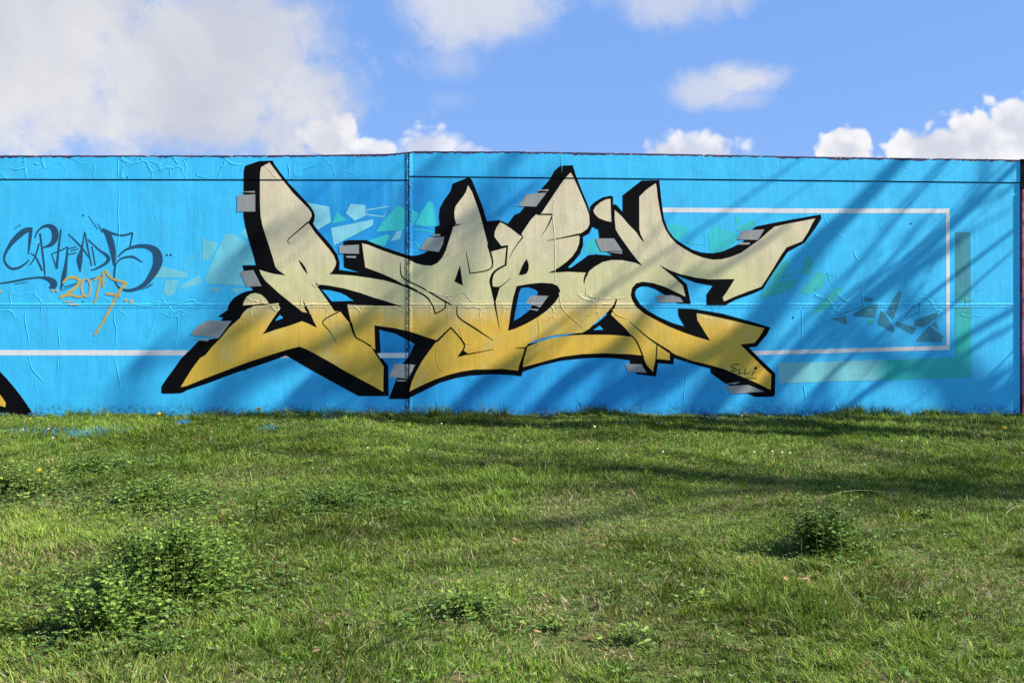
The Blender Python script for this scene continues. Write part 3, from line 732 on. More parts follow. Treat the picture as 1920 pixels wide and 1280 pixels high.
strokes('painted_date', [c1(s) for s in ([(470, 1045, 14), (500, 1012, 18), (550, 997, 22), (592, 1015, 24), (590, 1050, 24), (540, 1100, 22), (450, 1150, 20)], [(450, 1152, 20), (520, 1130, 18), (590, 1145, 18), (630, 1135, 14)],
                         [(705, 1020, 16), (755, 1000, 18), (735, 1100, 18), (712, 1195, 14)], [(775, 1075, 14), (782, 950, 18), (830, 1000, 18), (890, 1025, 18), (952, 1043, 20)], [(950, 1043, 22), (900, 1100, 20), (850, 1190, 20), (770, 1340, 18), (710, 1435, 16)],
                         [(795, 1120, 18), (905, 1137, 18)], [(475, 1185, 8), (555, 1182, 8)])], M_gold, 4.4, label='gold handwritten date 2017')
strokes('date_zero', [c1([(648 + 34 * math.sin(a), 1076 - 66 * math.cos(a), 18) for a in np.linspace(0, 2 * math.pi, 13)])], M_pale_gold, 4.6)
film('date_dot', [c1(disc(395, 1097, 12)), c1(disc(431, 1100, 12)), c1(disc(944, 1170, 13)), c1(disc(987, 1180, 17)), c1(disc(5, 1105, 12)), c1([(520, 1196), (600, 1200), (600, 1209), (520, 1208)])], M_pale_gold, 4.6)
strokes('painted_name', [c8(s) for s in ([(1226, 732, 6), (1185, 733, 7), (1163, 752, 6), (1198, 762, 5), (1166, 776, 6), (1182, 786, 6), (1216, 768, 5)], [(1228, 764, 6), (1220, 806, 7)], [(1219, 805, 6), (1256, 793, 5)], [(1270, 762, 6), (1264, 806, 7)], [(1263, 805, 6), (1302, 793, 5)],
                         [(1340, 776, 6), (1318, 812, 6)], [(1278, 835, 4), (1358, 836, 5)], [(1338, 760, 18), (1357, 760, 18)])], M_black, 5.4, label='small handwritten name ELLI')


# --- raised paint cracks and ridges
def ridge(pts, w=1.1, h=0.0022, mat=None):
    p = catmull(c_ := [(a, b) for a, b in pts], 4)
    p = [(x + 1.1 * mnoise.noise(Vector((x * .3, y * .3, 1))), y + 1.1 * mnoise.noise(Vector((x * .3, y * .3, 7)))) for x, y in p]
    bm = bmesh.new(); rows = []
    for i, (x, y) in enumerate(p):
        a = p[max(0, i - 1)]; b = p[min(len(p) - 1, i + 1)]
        dx, dy = b[0] - a[0], b[1] - a[1]; ln = math.hypot(dx, dy) or 1
        k = (0.35 + 0.65 * math.sin(math.pi * min(1, (i + .5) / len(p)))) * (0.7 + 0.6 * abs(mnoise.noise(Vector((x * .2, y * .2, 3)))))
        ww = w * k
        r = []
        for s, e in ((-1, 0), (0.2, 1), (1, 0)):
            px, py = x - dy / ln * ww * s, y + dx / ln * ww * s
            X, Z = px2wall(px, py); r.append(bm.verts.new((X, -depth(px, py) - 0.0002 - e * h * k - (0.0018 if mat else 0), Z)))
        rows.append(r)
    for i in range(len(rows) - 1):
        for k in (0, 1): bm.faces.new([rows[i][k], rows[i + 1][k], rows[i + 1][k + 1], rows[i][k + 1]])
    for f in bm.faces:
        f.normal_update()
        if f.normal.y > 0: f.normal_flip()
    return finish(bm, 'paint_ridge', mat or M_blue, wall)


for pts in ([(222, 300), (222, 330)], [(222, 340), (223, 370), (222, 400), (224, 430), (221, 470), (218, 520), (215, 565)], [(214, 580), (214, 600), (218, 615), (218, 650)], [(214, 668), (220, 690), (224, 712), (226, 728)],
            [(48, 578), (47, 600), (53, 632), (54, 655)], [(54, 667), (60, 690), (72, 705), (85, 717)], [(108, 610), (112, 650)], [(109, 672), (108, 695)], [(293, 588), (287, 610), (281, 630), (270, 655)], [(300, 585), (320, 594), (334, 594), (333, 625), (327, 655)],
            [(1545, 402), (1550, 418), (1565, 428), (1572, 440), (1585, 446)], [(1289, 668), (1288, 690), (1284, 730), (1282, 768)], [(1503, 580), (1504, 605), (1505, 650)], [(1507, 720), (1511, 750)], [(1053, 288), (1054, 325)],
            [(176, 303), (178, 318), (172, 330)], [(15, 312), (30, 318), (48, 316), (48, 332)], [(70, 300), (66, 306), (75, 309)], [(385, 310), (372, 318), (372, 330), (395, 330), (398, 306)], [(345, 300), (350, 318), (346, 332)], [(318, 315), (321, 332)], [(540, 310), (543, 320), (541, 333)],
            [(1600, 470), (1610, 490)], [(1520, 548), (1530, 552), (1538, 556), (1575, 556)], [(1535, 585), (1545, 600), (1550, 615), (1562, 620)], [(1504, 632), (1515, 640), (1522, 648), (1508, 650)], [(1600, 755), (1608, 775)], [(1775, 740), (1778, 760)],
            [(262, 567), (262, 573), (290, 575)], [(285, 560), (288, 566), (330, 568), (362, 562), (368, 569), (400, 566)], [(1215, 742), (1250, 735)]):
    ridge(pts)
for pts, mt in (([(1040, 375), (1036, 400), (1040, 440), (1041, 490), (1040, 530)], 'f'), ([(822, 640), (818, 665), (822, 685), (832, 698)], 'f'), ([(862, 615), (870, 640), (885, 645)], 'f'), ([(1008, 595), (1012, 620), (1003, 660)], 'f'),
                ([(1048, 548), (1055, 578), (1075, 598), (1095, 615)], 'f'), ([(1148, 580), (1158, 590), (1175, 596), (1182, 590)], 'f'), ([(1100, 535), (1100, 552), (1130, 560), (1180, 558)], 'f'), ([(775, 552), (800, 545), (840, 556), (870, 548), (885, 565), (915, 566)], 'f'),
                ([(585, 528), (590, 537), (600, 532), (592, 528)], 'f'), ([(565, 555), (566, 572), (590, 570)], 'f')):
    ridge(pts, 0.9, 0.0016, M_fill)

# --- the neighbouring stretch of wall beyond the right-hand joint
nb = empty('neighbour_wall', (px2wall(1913, 0)[0] + 1.6, 0, 0))
tag(nb, 'crimson painted stretch of wall with black top, beyond the right end of the blue wall', 'wall')


def boxes(name, lst, mat, parent):
    bm = bmesh.new()
    for (x0, x1, y0, y1, z0, z1) in lst:
        bmesh.ops.create_cube(bm, size=1, matrix=Matrix.Translation(((x0 + x1) / 2, (y0 + y1) / 2, (z0 + z1) / 2)) @ Matrix.Diagonal((x1 - x0, y1 - y0, z1 - z0, 1)))
    off = parent.matrix_world.translation if parent else Vector((0, 0, 0))
    o = finish(bm, name, mat, parent)
    return o


ex = px2wall(1915.5, 0)[0]
o = boxes('wall_panel', [(ex, ex + 3.4, -0.016, 0.24, -0.15, 2.17)], M_red, None)
o.parent = nb; o.matrix_parent_inverse = Matrix.Translation(nb.location).inverted()
o = boxes('top_beam', [(ex - 0.012, ex + 3.4, -0.012, 0.25, 2.178, px2wall(0, 298)[1] - 0.004)], M_black, None)
o.parent = nb; o.matrix_parent_inverse = Matrix.Translation(nb.location).inverted()


# ------------------------------------------------------------------ ground
def simple(name, build, rough=0.9, trans=0.0):
    mat = bpy.data.materials.new(name); mat.use_nodes = True
    t = NT(mat.node_tree); t.n.clear()
    out = t.node('ShaderNodeOutputMaterial')
    c = build(t)
    d = t.node('ShaderNodeBsdfPrincipled'); d.inputs['Roughness'].default_value = rough; d.inputs['Specular IOR Level'].default_value = 0.12
    t.put(d.inputs['Base Color'], c if isinstance(c, bpy.types.NodeSocket) else (*c, 1))
    if trans:
        tr = t.node('ShaderNodeBsdfTranslucent'); t.put(tr.inputs[0], c if isinstance(c, bpy.types.NodeSocket) else (*c, 1))
        mx = t.node('ShaderNodeMixShader'); mx.inputs[0].default_value = trans
        t.l.new(d.outputs[0], mx.inputs[1]); t.l.new(tr.outputs[0], mx.inputs[2]); t.l.new(mx.outputs[0], out.inputs[0])
    else: t.l.new(d.outputs[0], out.inputs[0])
    return mat


def soil_build(t):
    g = t.node('ShaderNodeNewGeometry'); p = g.outputs['Position']
    n = t.noise(p, 38.0, 6.0, 0.7); n2 = t.noise(p, 7.0, 5.0, 0.65)
    c = t.ramp(n, [(0.30, (0.03, 0.026, 0.012)), (0.45, (0.07, 0.062, 0.025)), (0.58, (0.13, 0.11, 0.05)), (0.72, (0.22, 0.18, 0.095))])
    return t.mix(t.mapr(n2, 0.36, 0.52), c, t.mix(0.75, c, (0.045, 0.085, 0.014, 1)))


M_soil = simple('earth and thatch', soil_build)


def blade_build(t):
    a = t.node('ShaderNodeAttribute'); a.attribute_name = 'tint'
    return a.outputs['Color']


M_blade = simple('grass blades', blade_build, 0.55, 0.32)

xs = np.unique(np.concatenate([np.array([-900, -300, -100, -50, -25, -14]), np.arange(-9, 9.01, 0.12), np.array([14, 25, 50, 100, 300, 900])]))
ys = np.unique(np.concatenate([np.array([-900, -300, -100, -50, -25, -14]), np.arange(-10.5, 0.61, 0.12), np.array([2, 5, 12, 30, 80, 300, 900])]))
verts = [(x, y, (ground_h(x, y) if abs(x) < 60 and -60 < y < 60 else (-1.3 if y < 0 else -0.05))) for y in ys for x in xs]
nx = len(xs)
faces = [(j * nx + i, j * nx + i + 1, (j + 1) * nx + i + 1, (j + 1) * nx + i) for j in range(len(ys) - 1) for i in range(nx - 1)]
me = bpy.data.meshes.new('ground'); me.from_pydata(verts, [], faces); me.update()
ground = link('ground', me, M_soil); ground['kind'] = 'structure'
for p_ in me.polygons: p_.use_smooth = True


# ------------------------------------------------------------------ grass: tufts of blades in one mesh
def vnoise(x, y, s, seed):
    """cheap smooth value noise, vectorised"""
    u, v = x * s + seed * 17.3, y * s - seed * 9.1
    iu, iv = np.floor(u).astype(int), np.floor(v).astype(int); fu, fv = u - iu, v - iv
    fu = fu * fu * (3 - 2 * fu); fv = fv * fv * (3 - 2 * fv)
    h = lambda a, b: np.modf(np.abs(np.sin(a * 127.1 + b * 311.7 + seed * 74.7) * 43758.5453))[0]
    return (h(iu, iv) * (1 - fu) + h(iu + 1, iv) * fu) * (1 - fv) + (h(iu, iv + 1) * (1 - fu) + h(iu + 1, iv + 1) * fu) * fv


def fbm(x, y, s, seed): return 0.55 * vnoise(x, y, s, seed) + 0.3 * vnoise(x, y, s * 2.1, seed + 1) + 0.15 * vnoise(x, y, s * 4.3, seed + 2)


GH = None


def ground_np(x, y):
    global GH
    gx = np.arange(-9, 9.01, 0.06); gy = np.arange(-10.5, 0.61, 0.06)
    if GH is None: GH = np.array([[ground_h(a, b) for a in gx] for b in gy])
    u = np.clip((x + 9) / 0.06, 0, len(gx) - 1.001); v = np.clip((y + 10.5) / 0.06, 0, len(gy) - 1.001)
    i, j = u.astype(int), v.astype(int); fu, fv = u - i, v - j
    return (GH[j, i] * (1 - fu) + GH[j, i + 1] * fu) * (1 - fv) + (GH[j + 1, i] * (1 - fu) + GH[j + 1, i + 1] * fu) * fv


def blades(name, x, y, h, w, az, lean, curl, col, parent=None):
    n = len(x); z = ground_np(x, y) - 0.004
    dirx, diry = np.cos(az), np.sin(az); sx, sy = -diry, dirx
    # each blade faces a random way
    tw = rng.uniform(-1.2, 1.2, n); fx = sx * np.cos(tw) + dirx * np.sin(tw); fy = sy * np.cos(tw) + diry * np.sin(tw)
    V = np.zeros((n, 5, 3), np.float32)
    for k, (u, ww) in enumerate(((0.0, 0.75), (0.55, 1.0), (1.0, 0.0))):
        off = h * (lean * u + curl * u * u); up = h * u * np.sqrt(np.clip(1 - (lean * 0.6 + curl * 0.55 * u) ** 2, 0.08, 1))
        cx, cy, cz = x + dirx * off, y + diry * off, z + up
        if k < 2:
            V[:, 2 * k] = np.stack([cx - fx * w * ww / 2, cy - fy * w * ww / 2, cz], 1); V[:, 2 * k + 1] = np.stack([cx + fx * w * ww / 2, cy + fy * w * ww / 2, cz], 1)
        else: V[:, 4] = np.stack([cx, cy, cz], 1)
    base = (np.arange(n) * 5)[:, None]
    loops = np.concatenate([base + np.array([0, 1, 3, 2]), base + np.array([2, 3, 4])], 1).astype(np.int32).ravel()
    starts = np.stack([np.arange(n) * 7, np.arange(n) * 7 + 4], 1).astype(np.int32).ravel()
    tot = np.tile(np.array([4, 3], np.int32), n)
    me = bpy.data.meshes.new(name)
    me.vertices.add(n * 5); me.vertices.foreach_set('co', V.ravel())
    me.loops.add(n * 7); me.loops.foreach_set('vertex_index', loops)
    me.polygons.add(n * 2); me.polygons.foreach_set('loop_start', starts); me.polygons.foreach_set('loop_total', tot)
    me.update(calc_edges=True)
    at = me.attributes.new('tint', 'FLOAT_COLOR', 'POINT')
    cc = np.ones((n, 5, 4), np.float32); cc[:, :, :3] = col[:, None, :]
    at.data.foreach_set('color', cc.ravel())
    return link(name, me, M_blade, parent)


def in_view(x, y, margin):
    return (np.abs(x) < (y + D) * (960 / F) + margin)


PALETTE = np.array([(0.098, 0.215, 0.026), (0.138, 0.262, 0.038), (0.062, 0.158, 0.020), (0.190, 0.285, 0.070), (0.048, 0.125, 0.022), (0.125, 0.230, 0.058)])
PALETTE = PALETTE * np.array([1.22, 1.04, 0.66])
STRAW = np.array([(0.44, 0.36, 0.18), (0.26, 0.17, 0.07), (0.52, 0.45, 0.28)])


def make_grass():
    nt = 52000
    tx = rng.uniform(-6.4, 6.4, nt); ty = -rng.uniform(0.0, 7.0, nt)
    k = in_view(tx, ty, 1.0); tx, ty = tx[k], ty[k]
    lush = fbm(tx, ty, 0.9, 3); dry = fbm(tx, ty, 1.7, 11)
    dry = np.clip((dry - 0.52) * 5, 0, 1) * np.clip(1.3 - lush, 0, 1) * (0.6 + 0.4 * (ty < -2.5))
    per = np.clip(rng.normal(17, 6, len(tx)) * (1.12 - 0.50 * dry), 4, 32).astype(int)
    ids = np.repeat(np.arange(len(tx)), per); n = len(ids)
    th = np.clip(rng.normal(0.045, 0.013, len(tx)) * (0.36 + 1.0 * lush ** 1.3 + 0.55 * np.clip((fbm(tx, ty, 2.4, 71) - 0.5) * 4, 0, 1)) * (1 - 0.35 * dry), 0.02, 0.16)
    tall = rng.random(len(tx)) < 0.05; th[tall] *= 1.6
    edge = ty > -0.14; th[edge] *= (0.8 + 2.4 * vnoise(tx, ty, 3.1, 51) ** 2.5)[edge]
    trad = rng.uniform(0.012, 0.05, len(tx))
    a = rng.uniform(0, 2 * np.pi, n); rr = np.sqrt(rng.random(n)) * trad[ids]
    x = tx[ids] + np.cos(a) * rr; y = np.minimum(ty[ids] + np.sin(a) * rr, -0.012)
    h = th[ids] * rng.uniform(0.55, 1.25, n)
    comb = vnoise(tx, ty, 1.3, 31) * 2 * np.pi
    az = np.where(rng.random(n) < 0.45, comb[ids] + rng.normal(0, 0.5, n), a + rng.normal(0, 0.7, n))
    lean = np.clip(rng.normal(0.38, 0.22, n), 0, 0.95); curl = np.clip(rng.normal(0.35, 0.25, n), 0, 0.9)
    wide = rng.uniform(0.0020, 0.0042, n) * (1 + 0.05 * (y + D))
    tc = rng.integers(0, len(PALETTE), len(tx))
    col = PALETTE[tc][ids] * 0.6 + PALETTE[rng.integers(0, len(PALETTE), n)] * 0.4
    col = col * rng.uniform(0.75, 1.25, n)[:, None] * np.clip(rng.normal(1.0, 0.20, len(tx)), 0.55, 1.5)[ids][:, None]
    yel = np.clip((fbm(x, y, 0.6, 21) - 0.45) * 2.2, 0, 1)[:, None]
    col = col * (1 - 0.35 * yel) + np.array([0.24, 0.28, 0.06]) * 0.35 * yel
    dk = np.clip((fbm(x, y, 2.1, 41) - 0.46) * 3.4, 0, 1)[:, None]; col = col * (1.0 - 0.42 * dk) * np.array([1.0, 0.96, 1.05])
    st = rng.random(n) < (0.06 + 0.36 * dry[ids] + 0.07 * (ty[ids] < -3.6) * (fbm(tx, ty, 2.7, 81)[ids] > 0.5)); sc = STRAW[rng.integers(0, 3, n)] * rng.uniform(0.6, 1.0, n)[:, None]
    col[st] = sc[st]; lean[st] = np.clip(lean[st] + 0.35, 0, 0.97); h[st] *= 0.9
    # blue overspray on the grass at the wall's foot
    def spray(px, py, rx, ry, dens):
        g = px2ground(px, py)
        q = ((x - g.x) / rx) ** 2 + ((y - g.y) / ry) ** 2
        return (rng.random(n) < dens * np.clip(1.2 - q, 0, 1))
    m_ = spray(95, 812, 0.62, 0.2, 0.2) | spray(170, 818, 0.35, 0.16, 0.28) | spray(345, 796, 0.055, 0.09, 1.0) | spray(500, 806, 0.12, 0.15, 0.25) | spray(1175, 800, 0.1, 0.1, 0.2)
    m_ |= (y > -0.05) & (rng.random(n) < 0.22)
    col[m_] = np.array([0.03, 0.28, 0.55]) * rng.uniform(0.6, 1.2, (m_.sum(), 1))
    o = blades('grass', x, y, h, wide, az, lean, curl, col); o['kind'] = 'stuff'
    # short dense under-growth that closes the sward
    m = 330000
    x = rng.uniform(-6.2, 6.2, m); y = -rng.uniform(0.02, 6.9, m); k = in_view(x, y, 0.7); x, y = x[k], y[k]; m = len(x)
    lu = fbm(x, y, 0.9, 3); c_ = PALETTE[rng.integers(0, len(PALETTE), m)] * rng.uniform(0.7, 1.2, (m, 1))
    dk = np.clip((fbm(x, y, 2.1, 41) - 0.46) * 3.4, 0, 1)[:, None]; c_ = c_ * (0.86 - 0.36 * dk)  # undergrowth tint darkened: shade between the tufts painted into the colour
    s_ = rng.random(m) < (0.11 + 0.22 * (fbm(x, y, 2.3, 11) > 0.54) * (y < -2.5)) * np.clip(1.5 - lu, 0.2, 1); c_[s_] = STRAW[rng.integers(0, 3, s_.sum())] * rng.uniform(0.5, 0.9, (s_.sum(), 1))
    o = blades('short_grass', x, y, rng.uniform(0.016, 0.042, m), rng.uniform(0.0022, 0.0042, m), rng.uniform(0, 6.28, m), np.clip(rng.normal(0.5, 0.25, m), 0, .97), rng.uniform(0, 0.7, m), c_)
    o['kind'] = 'stuff'
    # fallen dry stalks and clippings
    m = 8000
    x = rng.uniform(-6, 6, m); y = -rng.uniform(0.03, 7.0, m); k = in_view(x, y, 0.5) & (fbm(x, y, 1.7, 11) > 0.47); x, y = x[k], y[k]; m = len(x)
    o = blades('dry_grass', x, y, rng.uniform(0.03, 0.09, m), rng.uniform(0.002, 0.0035, m), rng.uniform(0, 6.28, m), rng.uniform(0.75, 0.99, m), rng.uniform(0, 0.2, m), STRAW[rng.integers(0, 3, m)] * rng.uniform(0.6, 1.1, (m, 1)))
    o['kind'] = 'stuff'


make_grass()


def make_cover():
    """low clover and rosettes spread through the turf"""
    n = 15000
    x = rng.uniform(-6, 6, n); y = -rng.uniform(0.05, 7.0, n)
    keep = in_view(x, y, 0.6) & (rng.random(n) < np.clip((fbm(x, y, 0.9, 61) - 0.40 + 0.10 * (x < -0.6)) * 4.2, 0.05, 1)); x, y = x[keep], y[keep]; n = len(x)
    for px, py, sx, sy, q in ((322, 1100, .5, .42, 900), (195, 1185, .36, .3, 500), (1545, 1045, .28, .25, 250), (15, 925, .6, .45, 800), (290, 945, .6, .42, 900), (640, 955, .5, .38, 700), (180, 885, .5, .35, 500), (870, 1155, .3, .25, 200)):
        g = px2ground(px, py); x = np.concatenate([x, g.x + rng.normal(0, sx * .6, q)]); y = np.concatenate([y, np.minimum(g.y + rng.normal(0, sy * .6, q), -0.05)])
    n = len(x)
    z = ground_np(x, y) + rng.uniform(0.012, 0.060, n)
    base = np.stack([x, y, z], 1); a0 = rng.uniform(0, 2 * np.pi, n); L = rng.uniform(0.009, 0.021, n)
    kinds = rng.integers(0, 6, n)
    cols = np.array([(0.10, 0.19, 0.045), (0.075, 0.155, 0.04), (0.14, 0.225, 0.06), (0.065, 0.135, 0.03), (0.12, 0.20, 0.04), (0.16, 0.23, 0.075)])[kinds] * rng.uniform(0.8, 1.2, (n, 1))
    V, Fc, Cc = [], [], []
    for k in range(3):
        a = a0 + k * 2.1 + rng.normal(0, .15, n); up = rng.uniform(-0.15, 0.55, n)
        d = np.stack([np.cos(a), np.sin(a), up], 1); d /= np.linalg.norm(d, axis=1)[:, None]
        sd = np.stack([-np.sin(a), np.cos(a), rng.uniform(-.4, .4, n)], 1); l = L[:, None]
        P = np.stack([base, base + d * l * .4 + sd * l * .36, base + d * l * .8 + sd * l * .32, base + d * l * 1.02, base + d * l * .8 - sd * l * .32, base + d * l * .4 - sd * l * .36], 1)
        V.append(P.reshape(-1, 3)); Cc.append(np.repeat(cols, 6, 0))
    V = np.concatenate(V); Cc = np.concatenate(Cc); m = len(V) // 6
    b = (np.arange(m) * 6)[:, None]
    loops = (b + np.array([0, 1, 2, 3, 0, 3, 4, 5])).astype(np.int32).ravel()
    me = bpy.data.meshes.new('ground_cover'); me.vertices.add(len(V)); me.vertices.foreach_set('co', V.astype(np.float32).ravel())
    me.loops.add(m * 8); me.loops.foreach_set('vertex_index', loops)
    me.polygons.add(m * 2); me.polygons.foreach_set('loop_start', (np.arange(m * 2) * 4).astype(np.int32)); me.polygons.foreach_set('loop_total', np.full(m * 2, 4, np.int32)); me.update(calc_edges=True)
    at = me.attributes.new('tint', 'FLOAT_COLOR', 'POINT'); at.data.foreach_set('color', np.concatenate([Cc, np.ones((len(Cc), 1))], 1).astype(np.float32).ravel())
    o = link('clover_ground_cover', me, M_blade); o['kind'] = 'stuff'


make_cover()


# ------------------------------------------------------------------ leafy weeds
def leafmat(name, c, v=0.3):
    def b(t):
        g = t.node('ShaderNodeNewGeometry')
        r = g.outputs['Random Per Island']
        return t.mix(t.mapr(r, 0, 1, smooth=False), (*[q * (1 - v) for q in c], 1), (c[0] * (1 + v * 1.3), c[1] * (1 + v), c[2] * (1 + v), 1))
    return simple(name, b, 0.5, 0.36)


M_leaf = [leafmat('clover leaf', (0.130, 0.225, 0.038), 0.5), leafmat('dark weed leaf', (0.085, 0.160, 0.028), 0.5), leafmat('pale weed leaf', (0.150, 0.235, 0.044), 0.5)]
M_leaf.append(leafmat('weed leaf sprayed blue', (0.022, 0.14, 0.33), 0.4))
M_stem = leafmat('weed stem', (0.09, 0.14, 0.04))


def leaflet(V, Fc, c, d, up, L, W):
    """a folded oval leaflet of six triangles"""
    s = d.cross(up).normalized(); n = s.cross(d).normalized()
    i = len(V)
    V += [c, c + d * L * 0.35 + s * W * 0.5 + n * W * 0.12, c + d * L * 0.75 + s * W * 0.42 + n * W * 0.10, c + d * L, c + d * L * 0.75 - s * W * 0.42 + n * W * 0.10, c + d * L * 0.35 - s * W * 0.5 + n * W * 0.12]
    Fc += [(i, i + 1, i + 2, i + 3), (i, i + 3, i + 4, i + 5)]


def weed(name, px, py, radius, height, stems, label, cat, group, mat, lsize=0.018, trif=True, squash=1.0, seed=0):
    rd = random.Random(seed * 13 + int(px))
    g = px2ground(px, py); root = empty(name, g); tag(root, label, cat, group)
    V, Fc, SV, SF = [], [], [], []
    for s in range(stems):
        a = rd.uniform(0, 2 * math.pi); r = min(1.5, abs(rd.gauss(0, 0.55))) * radius
        bx, by = math.cos(a) * r, math.sin(a) * r * squash
        bz = ground_h(g.x + bx, g.y + by) - g.z
        hh = max(0.03, height * rd.choice((0.45, 0.65, 0.85, 1.0, 1.3)) * rd.uniform(0.8, 1.1) * (1 - 0.30 * min(1.6, (r / radius) ** 2)))
        tip = Vector((bx + math.cos(a) * hh * rd.uniform(0, .5), by + math.sin(a) * hh * rd.uniform(0, .5), bz + hh)); b0 = Vector((bx, by, bz - 0.005))
        w = 0.0016; i = len(SV)
        for q in (b0, b0.lerp(tip, .5) + Vector((rd.uniform(-.01, .01), rd.uniform(-.01, .01), .004)), tip):
            SV += [q + Vector((w, 0, 0)), q + Vector((-w * .5, w * .87, 0)), q + Vector((-w * .5, -w * .87, 0))]
        for lv in (0, 3):
            for k in range(3): SF.append((i + lv + k, i + lv + (k + 1) % 3, i + lv + 3 + (k + 1) % 3, i + lv + 3 + k))
        nodes = max(3, int(hh / 0.022))
        for kx in range(nodes):
            u = (kx + 1) / nodes
            c = b0.lerp(tip, u) + Vector((rd.uniform(-.012, .012), rd.uniform(-.012, .012), 0))
            aa = rd.uniform(0, 2 * math.pi); dd = Vector((math.cos(aa), math.sin(aa), rd.uniform(-.1, .7))).normalized()
            pet = c + dd * rd.uniform(0.006, 0.022)
            L = lsize * rd.uniform(0.45, 1.3) * (1.15 - 0.4 * u)
            up = Vector((rd.uniform(-.8, .9), rd.uniform(-1.1, .4), 1)).normalized()
            for dl in ((-1.0, 0.0, 1.0) if trif else (0.0,)):
                d2 = (Matrix.Rotation(dl + rd.uniform(-.2, .2), 3, 'Z') @ dd).normalized()
                leaflet(V, Fc, pet, d2, up, L * (1 if trif else 1.7), L * (0.62 if trif else 0.5))
    me = bpy.data.meshes.new('foliage'); me.from_pydata([tuple(v) for v in V], [], Fc); link('foliage', me, mat, root)['kind'] = 'stuff'
    me = bpy.data.meshes.new('stems'); me.from_pydata([tuple(v) for v in SV], [], SF); link('stems', me, M_stem, root)['kind'] = 'stuff'
    return root


WG = 'leafy weeds growing in the lawn'
for i, (nm, px, py, r_, h_, st, lab, mt, ls, tri, sq) in enumerate((
    ('clover_bush', 322, 1108, 0.31, 0.28, 330, 'largest leafy clover bush in the lower left of the lawn', 0, 0.024, True, 0.8),
    ('clover_bush', 195, 1185, 0.18, 0.19, 150, 'smaller clover bush just in front of the largest one', 0, 0.026, True, 0.8),
    ('clover_bush', 1545, 1042, 0.165, 0.25, 170, 'dark leafy bush standing alone on the right of the lawn', 1, 0.024, True, 0.8),
    ('clover_patch', 15, 925, 0.40, 0.15, 260, 'pale leafy patch cut by the left edge of the lawn', 2, 0.024, True, 0.8),
    ('clover_patch', 290, 945, 0.36, 0.13, 230, 'wide leafy patch between the left edge and the big bush', 0, 0.023, True, 0.7),
    ('clover_patch', 180, 885, 0.28, 0.12, 120, 'low leafy patch behind the left yellow dandelion', 0, 0.023, True, 0.7),
    ('clover_patch', 640, 952, 0.30, 0.12, 170, 'feathery leafy patch left of the middle of the lawn', 1, 0.021, True, 0.7),
    ('clover_patch', 870, 1150, 0.14, 0.09, 65, 'small leafy patch in the lower middle of the lawn', 0, 0.023, True, 0.7),
    ('clover_patch', 1040, 1180, 0.10, 0.05, 30, 'tiny leafy patch right of the lower middle patch', 2, 0.017, True, 0.8),
    ('broadleaf_weed', 20, 1185, 0.12, 0.07, 34, 'broad leaved weed at the lower left corner', 2, 0.024, True, 0.8),
    ('broadleaf_weed', 300, 1230, 0.10, 0.08, 40, 'dark narrow leaved weed below the clover bushes', 1, 0.026, False, 0.7),
    ('broadleaf_weed', 1745, 1160, 0.10, 0.07, 30, 'dark leaved weed in the lower right of the lawn', 1, 0.024, False, 0.7),
    ('broadleaf_weed', 1300, 1130, 0.10, 0.05, 26, 'flat pale weed left of the dead leaves', 2, 0.024, False, 0.8),
    ('broadleaf_weed', 1180, 1205, 0.10, 0.06, 30, 'narrow leaved weed between the lower patches and the dead leaves', 0, 0.024, False, 0.8),
    ('broadleaf_weed', 1735, 970, 0.10, 0.06, 30, 'small pale weed to the right of the lone dark bush', 2, 0.022, False, 0.8))):
    weed(nm, px, py, r_, h_, st, lab, 'weed', WG, M_leaf[mt], ls, tri, sq, i)
wallweeds = [(70, 785, 'at the end of the black and gold letter'), (190, 784, 'under the gold date'), (418, 782, 'under the point of the letter R'), (530, 786, 'right of the orange dandelion by the wall'), (620, 788, 'under the leg of the letter R'),
             (905, 782, 'under the leg of the letter A'), (1030, 783, 'under the middle of the letter B'), (1180, 788, 'under the gap between B and E'), (1330, 788, 'under the leg of the letter E'), (1600, 785, 'under the faded green bar'), (1790, 782, 'near the right end of the blue wall')]
for i, (px, py, w_) in enumerate(wallweeds):
    rt = weed('wall_weed', px, py, 0.13, 0.10 if i % 2 else 0.075, 26, 'small weed against the wall ' + w_, 'weed', 'small weeds along the foot of the wall', M_leaf[(3, 0, 3, 2)[i % 4]], 0.016, i % 2 == 0, 0.3, 40 + i)


# ------------------------------------------------------------------ flowers, dead leaves, twigs, litter
M_yel = simple('dandelion yellow', lambda t: (0.75, 0.47, 0.01), 0.7, 0.2)
M_pet = simple('daisy white', lambda t: (0.78, 0.77, 0.76), 0.7, 0.2)
M_dead = leafmat('dead leaf', (0.33, 0.20, 0.12), 0.4)
M_twig = simple('dry twig', lambda t: (0.27, 0.22, 0.15))
M_litter = simple('pale scrap', lambda t: (0.66, 0.66, 0.68))


